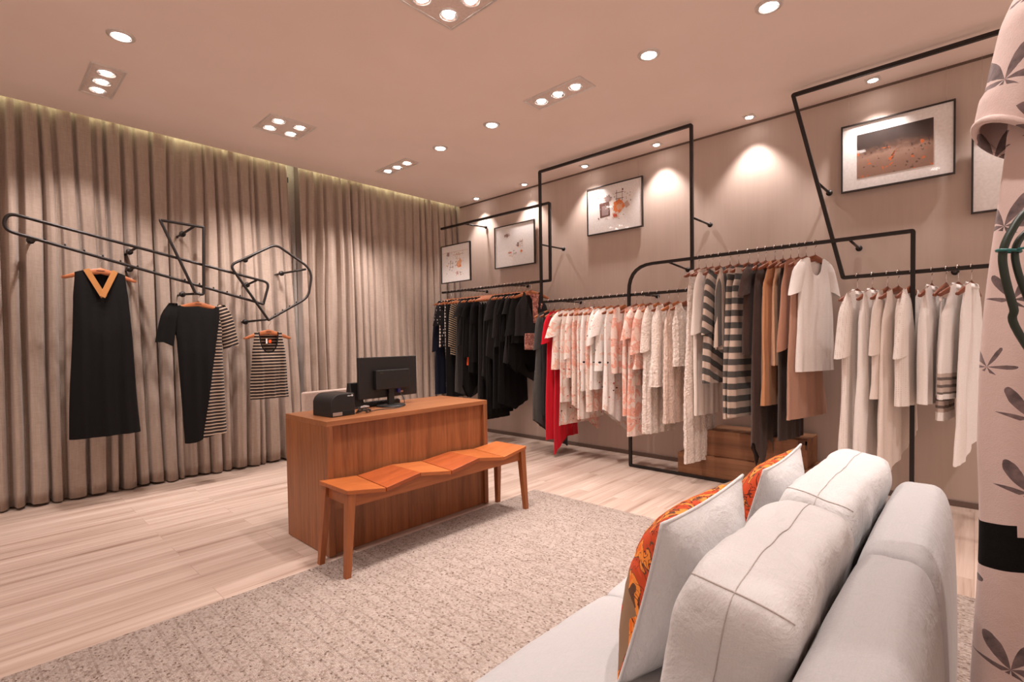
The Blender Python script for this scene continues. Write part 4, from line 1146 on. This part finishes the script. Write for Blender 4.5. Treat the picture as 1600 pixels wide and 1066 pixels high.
t = thing('keyboard', 'black computer keyboard behind the monitor stand', 'keyboard', (1.86, 3.075, CT), R(1))
MB().hexa([(-0.215, -0.07, 0.001), (0.215, -0.07, 0.001), (0.215, 0.07, 0.001), (-0.215, 0.07, 0.001), (-0.215, -0.07, 0.032), (0.215, -0.07, 0.032), (0.215, 0.07, 0.015), (-0.215, 0.07, 0.015)], 0.004).build('case', BLACK_PLASTIC, t)
mb = MB()
for r_ in range(5):
    for c_ in range(16):
        xx = -0.198 + c_ * 0.0264; yy = -0.056 + r_ * 0.025; zz = 0.0305 - (yy + 0.07) * 0.1214
        mb.box(xx - 0.0105, xx + 0.0105, yy - 0.0095, yy + 0.0095, zz, zz + 0.007, 0.001, seg=1)
mb.build('keys', GREY_PLASTIC, t)
t = thing('card_terminal', 'upright black card terminal left of the monitor', 'card terminal', (1.735, 3.03, CT), R(8))
MB().hexa([(-0.05, -0.04, 0.0), (0.05, -0.04, 0.0), (0.05, 0.05, 0.0), (-0.05, 0.05, 0.0), (-0.04, 0.0, 0.17), (0.045, 0.0, 0.17), (0.045, 0.03, 0.17), (-0.04, 0.03, 0.17)], 0.005).build('housing', BLACK_PLASTIC, t)
MB().box(-0.052, 0.052, -0.042, 0.052, 0.0001, 0.012, 0.003).build('base', GREY_PLASTIC, t)
def cable(label, pts, mat, r=0.0028):
    P = []
    pts = [Vector(p) for p in pts]
    for i in range(len(pts) - 1):
        p0 = pts[max(0, i - 1)]; p1 = pts[i]; p2 = pts[i + 1]; p3 = pts[min(len(pts) - 1, i + 2)]
        for k in range(6):
            q = k / 6
            P.append(0.5 * ((2 * p1) + (-p0 + p2) * q + (2 * p0 - 5 * p1 + 4 * p2 - p3) * q * q + (-p0 + 3 * p1 - 3 * p2 + p3) * q ** 3))
    P.append(pts[-1])
    o = MB().tube(P, r, 7).build('cable', mat, None, True)
    return tag(o, label, 'cable')
z = CT + 0.004
cable('thin black cable curling from the monitor plug down to the counter', [(2.02, 2.93, CT + 0.09), (2.03, 2.90, CT + 0.05), (1.98, 2.83, CT + 0.014), (1.90, 2.80, z), (1.80, 2.82, z), (1.72, 2.80, z), (1.66, 2.77, z)], BLACK_PLASTIC)
cable('bundled black cable knot lying beside the printer', [(1.605, 2.80, z), (1.64, 2.77, z + 0.012), (1.68, 2.79, z + 0.002), (1.66, 2.83, z + 0.016), (1.62, 2.81, z + 0.006), (1.64, 2.76, z + 0.02), (1.69, 2.77, z + 0.008), (1.70, 2.81, z + 0.014), (1.64, 2.82, z + 0.026), (1.62, 2.78, z + 0.012)], BLACK_PLASTIC, 0.0036)
cable('grey cable loop on top of the black cable knot', [(1.63, 2.785, z + 0.03), (1.655, 2.765, z + 0.036), (1.69, 2.785, z + 0.033), (1.68, 2.81, z + 0.036), (1.64, 2.80, z + 0.034)], plain('cable_grey', (0.45, 0.38, 0.36), 0.4), 0.003)

# chair behind the counter
t = thing('chair', 'pale upholstered chair behind the counter, only its back showing', 'chair', (1.80, 3.52, 0), R(4))
LEATH = plain('pale_leather', (0.62, 0.48, 0.41), 0.5)
MB().box(-0.20, 0.20, -0.012, 0.032, 0.50, 0.855, 0.014, seg=3).build('backrest', LEATH, t)
MB().box(-0.20, 0.20, -0.36, 0.03, 0.42, 0.48, 0.014, seg=3).build('seat', LEATH, t)
for sx in (-0.17, 0.17):
    for sy in (-0.33, 0.01):
        MB().tube([(sx, sy, 0.0), (sx, sy, 0.43 if sy < 0 else 0.52)], 0.011, 10).build('leg', STEEL, t, True)

# ---------------------------------------------------------------- crates below the rail
def crate(label, x0, x1, y0, y1, z0, z1, bracket=False):
    t = thing('wooden_crate', label, 'crate', ((x0 + x1) / 2, (y0 + y1) / 2, z0))
    hx, hy, h = (x1 - x0) / 2, (y1 - y0) / 2, z1 - z0
    MB().box(-hx, -hx + 0.018, -hy, hy, 0.0, h, 0.002).build('front_board', CRATE, t)
    fb = t.children[-1]
    MB().box(hx - 0.018, hx, -hy, hy, 0.0, h, 0.002).build('back_board', CRATE, t)
    for s in (-1, 1):
        MB().box(-hx + 0.0182, hx - 0.0182, s * (hy - 0.009) - 0.009, s * (hy - 0.009) + 0.009, 0, h - 0.0005, 0.002).build('end_board', CRATE, t)
    MB().box(-hx + 0.0182, hx - 0.0182, -hy + 0.0185, hy - 0.0185, h - 0.014, h - 0.001, 0.001).build('lid', CRATE, t)
    if bracket:
        mb = MB(); mb.box(-hx - 0.003, -hx, -hy, -hy + 0.06, h - 0.035, h - 0.005); mb.box(-hx - 0.003, -hx, -hy, -hy + 0.012, h - 0.07, h - 0.005)
        mb.build('corner_bracket', plain('rusty_bracket', (0.09, 0.035, 0.02), 0.6), fb)
    return t
crate('long low wooden crate on the floor under the striped garments', 4.225, 4.60, 0.88, 1.930, 0.0, 0.195)
crate('shorter wooden crate stacked on the long low crate', 4.262, 4.60, 0.93, 1.70, 0.1955, 0.410, True)

# ---------------------------------------------------------------- sofa
def linen(name, col, bumpy=0.35):
    m, nt, N, L, b = newmat(name)
    v = coords(nt)
    a = noise_n(nt, coords(nt, (1, 1, 0.15)), 420, 2); c_ = noise_n(nt, coords(nt, (0.15, 1, 1)), 420, 2)
    f = mathn(nt, 'ADD', mathn(nt, 'MULTIPLY', a, 0.5), mathn(nt, 'MULTIPLY', c_, 0.5))
    n2 = noise_n(nt, v, 9, 5, 0.6, 0.4)
    c = ramp(nt, f, [(0.35, tuple(x * 0.93 for x in col)), (0.65, col)])
    L.new(c, b.inputs['Base Color']); b.inputs['Roughness'].default_value = 0.88; b.inputs['Specular IOR Level'].default_value = 0.2; b.inputs['Sheen Weight'].default_value = 0.15
    h = mathn(nt, 'ADD', mathn(nt, 'MULTIPLY', f, 0.06), n2)
    bump(nt, h, bumpy, 0.03, b)
    return m
SOFA_M = linen('sofa_linen', (0.46, 0.448, 0.448)); CUSH_M = linen('cushion_linen', (0.69, 0.675, 0.67), 0.5); SEAM_M = cloth('seam_thread', (0.52, 0.47, 0.44))

def puff_box(sx, sy, sz, n=(6, 6, 6), div=26, wr=0.004, seed=0, crown=0.0):
    """superellipsoid cushion; returns function + mesh lists, half sizes sx, sy, sz"""
    off = Vector((seed * 3.1, seed * 1.7, seed * 0.9))
    e = n[0]; ex = n[1] if len(n) > 1 else n[0]
    def surf(a, b, c):
        # a,b,c on the unit cube surface
        l = (abs(a) ** ex + (abs(b) ** e + abs(c) ** e) ** (ex / e)) ** (1.0 / ex)
        p = Vector((a / l * sx, b / l * sy, c / l * sz))
        if crown: p.z += crown * (1 - (a / l) ** 2) * (1 if c > 0 else 0)
        q = p * 6 + off
        d = noise.noise(q) * wr + noise.noise(q * 2.7) * wr * 0.5
        nrm = Vector((p.x / sx ** 2, p.y / sy ** 2, p.z / sz ** 2)).normalized()
        return p + nrm * d
    bm = bmesh.new()
    idx = {}
    V = []; F = []
    def vid(a, b, c):
        k = (round(a * 1e4), round(b * 1e4), round(c * 1e4))
        if k not in idx: idx[k] = len(V); V.append(surf(a, b, c))
        return idx[k]
    g = [-math.cos(PI * i / div) if False else -1 + 2 * i / div for i in range(div + 1)]
    g = [math.copysign(abs(x) ** 0.75, x) for x in g]
    for i in range(div):
        for j in range(div):
            a0, a1, b0, b1 = g[i], g[i + 1], g[j], g[j + 1]
            for s in (-1, 1):
                q = [(a0, b0, s), (a1, b0, s), (a1, b1, s), (a0, b1, s)]
                if s < 0: q = q[::-1]
                F.append([vid(*p) for p in q])
                q = [(s, a0, b0), (s, a1, b0), (s, a1, b1), (s, a0, b1)]
                if s < 0: q = q[::-1]
                F.append([vid(*p) for p in q])
                q = [(b0, s, a0), (b0, s, a1), (b1, s, a1), (b1, s, a0)]
                if s < 0: q = q[::-1]
                F.append([vid(*p) for p in q])
    bm.free()
    return surf, V, F
def seam_pts(surf, path, lift=0.001):
    out = []
    for (a, b, c) in path:
        p = surf(a, b, c); out.append(p + p.normalized() * lift)
    return out
def line(p, q, n=16): return [tuple(p[k] + (q[k] - p[k]) * i / n for k in range(3)) for i in range(n + 1)]

t = thing('sofa', 'large pale linen sofa seen from behind its low rounded backrest', 'sofa', (0.97, 0.45, 0))
mods = [(-1.07, -0.36), (-0.36, 0.36), (0.36, 1.075)]
MB().box(-1.07, 1.075, -0.33, 0.39, 0.07, 0.235, 0.03, seg=4).build('base', SOFA_M, t, True)
for k, (a, b) in enumerate(mods):
    s_, V, F = puff_box((b - a) / 2 - 0.001, 0.34, 0.095, (6, 22), 34, 0.004, k + 1, 0.012)
    mesh_obj('seat_cushion', V, F, SOFA_M, t, True, loc=((a + b) / 2, 0.075, 0.325))
    # backrest: a rounded wedge, leaning, thicker towards the seat
    s_, V, F = puff_box((b - a) / 2 - 0.001, 0.5, 0.5, (4.4, 20), 34, 0.003, k + 5)
    W = []
    for p in V:
        u, w = p.y / 0.5, p.z / 0.5              # -1..1 across depth and height
        zz = 0.39 + 0.345 * w + 0.010 * (1 - (p.x / 0.36) ** 2)
        tt = min(1.0, max(0.0, (w + 1) / 2))
        hd = 0.110 * (1 - 0.30 * tt ** 1.6)
        cy = -0.308 - 0.018 * tt ** 1.6
        W.append((p.x, cy + hd * u, zz))
    mesh_obj('backrest', W, F, SOFA_M, t, True, loc=((a + b) / 2, 0, 0))
for sx in (-1.0, 0.0, 1.0):
    for sy in (-0.27, 0.33):
        MB().box(sx - 0.03, sx + 0.03, sy - 0.03, sy + 0.03, 0.009, 0.072, 0.003).build('leg', BLACK_PLASTIC, t)

def back_cushion(label, cx, cy, cz, sx, sy, sz, lean, rz, seed):
    t = thing('back_cushion', label, 'cushion', (cx, cy, cz), R(rz))
    t.rotation_euler = (R(lean), 0, R(rz))
    s_, V, F = puff_box(sx, sy, sz, (5, 10), 40, 0.011, seed, 0.004)
    cbod = mesh_obj('cushion_body', V, F, CUSH_M, t, True)
    pts = seam_pts(s_, line((-1, 0.05, -0.9), (-1, 0.05, 1.0)) + line((-1, 0.05, 1.0), (1, 0.05, 1.0), 26) + line((1, 0.05, 1.0), (1, 0.05, -0.9)))
    MB().tube(pts, 0.0010, 6).build('seam', SEAM_M, cbod, True)
    for s in (-1, 1):
        ring = line((s, -1, 1), (s, 1, 1), 14)
        MB().tube(seam_pts(s_, ring, 0.0005), 0.0016, 6).build('seam', SEAM_M, cbod, True)
    return t
back_cushion('near pale linen box cushion leaning on the sofa back', 1.064, 0.308, 0.624, 0.285, 0.092, 0.191, 11, 1, 2)
back_cushion('far pale linen box cushion behind the near one on the sofa back', 1.752, 0.314, 0.625, 0.345, 0.090, 0.189, 11, -1, 6)

def pillow_front_mat():
    m, nt, N, L, b = newmat('orange_botanical_print')
    v = coords(nt)
    n = noise_n(nt, v, 8, 3, 0.5, 1.6)
    c = ramp(nt, n, [(0.30, (0.80, 0.16, 0.02)), (0.40, (0.84, 0.27, 0.05)), (0.47, (0.13, 0.06, 0.035)), (0.50, (0.55, 0.07, 0.02)), (0.60, (0.66, 0.09, 0.03)), (0.66, (0.03, 0.06, 0.05)), (0.70, (0.02, 0.09, 0.075)), (0.72, (0.80, 0.36, 0.16))], 'CONSTANT')
    n3 = noise_n(nt, v, 15, 2, 0.4, 2.0)
    vein = mathn(nt, 'LESS_THAN', mathn(nt, 'ABSOLUTE', mathn(nt, 'SUBTRACT', n3, 0.5)), 0.014)
    c = mixc(nt, vein, c, (0.10, 0.02, 0.012))
    n4 = noise_n(nt, v, 5, 2)
    c = mixc(nt, mathn(nt, 'GREATER_THAN', n4, 0.60), c, (0.28, 0.17, 0.10))
    L.new(c, b.inputs['Base Color']); b.inputs['Roughness'].default_value = 0.85; b.inputs['Specular IOR Level'].default_value = 0.2
    bump(nt, noise_n(nt, v, 300, 2), 0.15, 0.003, b)
    return m
PIL_F = pillow_front_mat()
def pillow(label, center, wvec, uvec, half, thick, seed, hv=0.212):
    t = thing('throw_pillow', label, 'pillow', center)
    wv = Vector(wvec).normalized(); uv = Vector(uvec); uv = (uv - wv * uv.dot(wv)).normalized(); nv_ = wv.cross(uv).normalized()   # nv points to the far (printed) or near side
    if nv_.y < 0: nv_ = -nv_
    n = 30
    def P(a, b, s):
        pinch = 1 - 0.07 * (1 - a * a) * (b * b) ; pinch2 = 1 - 0.07 * (1 - b * b) * (a * a)
        x = a * half * pinch2; y = b * hv * pinch
        q = max(0, (1 - abs(a) ** 2.2)) ** 0.62 * max(0, (1 - abs(b) ** 2.2)) ** 0.62
        d = thick * q + 0.006 * q * noise.noise(Vector((a * 3 + seed, b * 3, s * 2.0))) + 0.004 * q * noise.noise(Vector((a * 9, b * 8, s + seed)))
        return wv * x + uv * y + nv_ * (d * s)
    for s, nm, m_ in ((-1, 'back_cover', CUSH_M), (1, 'front_cover', PIL_F)):
        V = [P(-1 + 2 * i / n, -1 + 2 * j / n, s) for j in range(n + 1) for i in range(n + 1)]
        F = []
        for j in range(n):
            for i in range(n):
                a = j * (n + 1) + i; q = (a, a + 1, a + n + 2, a + n + 1)
                F.append(q if s > 0 else q[::-1])
        o = mesh_obj(nm, V, F, m_, t, True)
        if s > 0: o['label'] = 'orange botanical printed front cover'
    edge = [(-1 + 2 * i / n, -1) for i in range(n)] + [(1, -1 + 2 * i / n) for i in range(n)] + [(1 - 2 * i / n, 1) for i in range(n)] + [(-1, 1 - 2 * i / n) for i in range(n)]
    MB().tube([P(a, b, 0) for a, b in edge], 0.0038, 8, closed=True).build('piping', CUSH_M, t, True)
    return t
pillow('near pillow with orange printed front and pale linen back', (1.206, 0.532, 0.612), (1, 0.0, 0.0), (0.0, -0.28, 1), 0.245, 0.105, 1)
pillow('far pillow with orange printed front behind the near one', (1.770, 0.512, 0.612), (1, 0.02, 0.0), (0.0, -0.30, 1), 0.228, 0.095, 5)

# ---------------------------------------------------------------- foreground dress, its rail and the green stem
def flower_mat():
    m, nt, L, b, v = cloth_base('dusty_pink_brush_flowers', weave=0.2)
    base = (0.70, 0.54, 0.495)
    vo = nt.nodes.new('ShaderNodeTexVoronoi'); vo.inputs['Scale'].default_value = 7.4; vo.inputs['Randomness'].default_value = 0.7
    mp = nt.nodes.new('ShaderNodeMapping'); mp.inputs['Scale'].default_value = (1, 0.5, 1); L.new(v, mp.inputs['Vector'])
    L.new(mp.outputs[0], vo.inputs['Vector'])
    sub = nt.nodes.new('ShaderNodeVectorMath'); sub.operation = 'SUBTRACT'; L.new(mp.outputs[0], sub.inputs[0]); L.new(vo.outputs['Position'], sub.inputs[1])
    s = sepxyz(nt, sub.outputs[0])
    ang = mathn(nt, 'ARCTAN2', s[2], s[0])
    pet = mathn(nt, 'ADD', mathn(nt, 'MULTIPLY', mathn(nt, 'COSINE', mathn(nt, 'MULTIPLY', ang, 6.0)), 0.5), 0.5)
    nz = noise_n(nt, v, 30, 3)
    rad = mathn(nt, 'ADD', mathn(nt, 'MULTIPLY', mathn(nt, 'POWER', pet, 0.7), 0.50), mathn(nt, 'MULTIPLY', nz, 0.14))
    up = mathn(nt, 'GREATER_THAN', mathn(nt, 'ADD', s[2], mathn(nt, 'MULTIPLY', s[0], 0.4)), -0.01)
    k = mathn(nt, 'MULTIPLY', mathn(nt, 'LESS_THAN', vo.outputs['Distance'], rad), up)
    k = mathn(nt, 'MULTIPLY', k, mathn(nt, 'GREATER_THAN', vo.outputs['Distance'], 0.06))
    ink = ramp(nt, noise_n(nt, v, 45, 3), [(0.35, (0.055, 0.038, 0.042)), (0.65, (0.19, 0.13, 0.13))])
    c = mixc(nt, mathn(nt, 'MULTIPLY', k, 0.9), base, ink)
    L.new(c, b.inputs['Base Color'])
    return m
FLW = flower_mat()
DX, DY = 1.38, -0.262
t = thing('ceiling_rail', 'black clothes rail hung from the ceiling, carrying the foreground dress', 'clothes rack', (DX, DY, 0))
MB().tube([(-0.42, 0, 1.985), (0.42, 0, 1.985)], 0.0125, square=True, up=(0, 0, 1)).build('rail', BLACK_METAL, t)
for s in (-0.4, 0.4): MB().tube([(s, 0, 1.995), (s, 0, CEIL)], 0.008, 8).build('drop_rod', BLACK_METAL, t, True)
hanger('wooden clothes hanger carrying the flowered foreground dress', (DX, DY, 1.985), R(-90), drop=0.085, w=0.215)
t = thing('dress', 'long dusty pink dress with charcoal brushed flowers and black band, in the foreground', 'dress', (DX, DY, 1.90), R(-90))
# local: x across the shoulders (local -x = towards the sofa), -y faces the viewer side
def fg_dress():
    nu, nv = 96, 70; V = []; F = []; fm = []
    for j in range(nv + 1):
        v = j / nv
        for i in range(nu):
            a = 2 * PI * i / nu; ct, st = math.cos(a), math.sin(a); side = -1 if st < 0 else 1
            w_ = 0.262 - 0.05 * (1 - min(1, v / 0.55)) - 0.04 * (1 - min(1, v * 7))
            u = w_ * ct
            tv = 0.012 + 0.075 * min(1, v * 2.2) ** 0.7
            y = tv * side * abs(st) ** 0.6 + 0.016 * min(1, v * 2) * math.sin(u * 34 + 1.0 + 1.5 * v) + 0.006 * math.sin(u * 80 + v * 5)
            u += 0.006 * math.sin(v * 12 + st)
            aa = min(1.2, abs(u) / 0.218); zt = 0.006 - 0.072 * aa ** 1.3
            if abs(u) < 0.08: zt -= (0.10 if side < 0 else 0.02) * (1 - abs(u) / 0.08)
            V.append((u, y, zt * (1 - v) - 1.62 * v))
    for j in range(nv):
        for i in range(nu):
            k = (i + 1) % nu; F.append((j * nu + i, j * nu + k, (j + 1) * nu + k, (j + 1) * nu + i))
            cz = sum(V[q][2] for q in F[-1]) / 4
            fm.append(1 if -1.150 < cz < -1.074 else 0)
    return V, F, fm
V, F, fm = fg_dress()
split_part(0, 'body', FLW)
tag(split_part(1, 'waistband', F_BLACK), 'black band')
def fg_sleeve(s):
    v = []; f = []; m_, nn = 20, 22
    for a in range(m_ + 1):
        q = a / m_
        cx = s * (0.165 + 0.052 * q ** 0.8); cz = -0.03 - 0.30 * q
        g = min(1, q * 3) ** 0.5; ru = 0.022 + 0.026 * g
        if a >= m_ - 4: ru += 0.006
        for k in range(nn):
            an = 2 * PI * k / nn
            v.append((cx + ru * math.cos(an), 0.075 * g * math.sin(an) * (1 + 0.08 * math.sin(3 * an)), cz - 0.012 * math.sin(an) - 0.03 * q * s * -math.cos(an) + (0.025 if a == 0 else 0)))
    for a in range(m_):
        for k in range(nn):
            l = (k + 1) % nn; f.append((a * nn + k, a * nn + l, (a + 1) * nn + l, (a + 1) * nn + k))
    f.append(tuple(range(nn)))
    o = mesh_obj('sleeve', v, f, FLW, t, True)
    # rolled cuff
    pts = [(s * 0.217 + 0.050 * math.cos(q), 0.080 * math.sin(q), -0.325 - 0.012 * math.sin(q) + 0.03 * s * math.cos(q)) for q in [2 * PI * k / 24 for k in range(24)]]
    MB().tube(pts, 0.007, 8, closed=True).build('cuff', FLW, o, True)
fg_sleeve(-1); fg_sleeve(1)

GREEN = plain('dark_green_stem', (0.018, 0.032, 0.020), 0.45)
t = thing('plant_stem', 'dark green curved plant stems bound with a teal tie at the right edge', 'plant', (0, 0, 0))
def cr(pts, m=8):
    pts = [Vector(p) for p in pts]; P = []
    for i in range(len(pts) - 1):
        p0 = pts[max(0, i - 1)]; p1 = pts[i]; p2 = pts[i + 1]; p3 = pts[min(len(pts) - 1, i + 2)]
        for k in range(m):
            q = k / m
            P.append(0.5 * ((2 * p1) + (-p0 + p2) * q + (2 * p0 - 5 * p1 + 4 * p2 - p3) * q * q + (-p0 + 3 * p1 - 3 * p2 + p3) * q ** 3))
    P.append(pts[-1]); return P
MB().tube(cr([(1.10, -0.44, 0.0), (1.11, -0.33, 0.5), (1.10, -0.20, 0.90), (1.0719, -0.0552, 1.180), (1.0606, -0.0405, 1.238), (1.0530, -0.0306, 1.286), (1.0521, -0.0283, 1.320),
             (1.0614, -0.0372, 1.351), (1.0779, -0.0539, 1.381), (1.11, -0.095, 1.42), (1.15, -0.15, 1.44)]), 0.0052, 12).build('stem', GREEN, t, True)
MB().tube(cr([(1.12, -0.45, 0.0), (1.13, -0.34, 0.5), (1.12, -0.22, 0.90), (1.085, -0.080, 1.180), (1.070, -0.056, 1.250), (1.062, -0.044, 1.295), (1.064, -0.042, 1.325),
             (1.075, -0.052, 1.347), (1.095, -0.075, 1.365), (1.13, -0.12, 1.38)]), 0.0046, 12).build('stem', GREEN, t, True)
TEAL = plain('teal_tie', (0.02, 0.16, 0.15), 0.4)
MB().tube([(1.057 + 0.0135 * math.cos(q), -0.0345 + 0.013 * math.sin(q), 1.322 + 0.002 * math.sin(q)) for q in [2 * PI * k / 16 for k in range(16)]], 0.0022, 6, closed=True).build('tie', TEAL, t, True)
MB().tube([(1.045, -0.044, 1.322), (1.045, -0.056, 1.324), (1.047, -0.063, 1.316)], 0.002, 6).build('tie', TEAL, t, True)
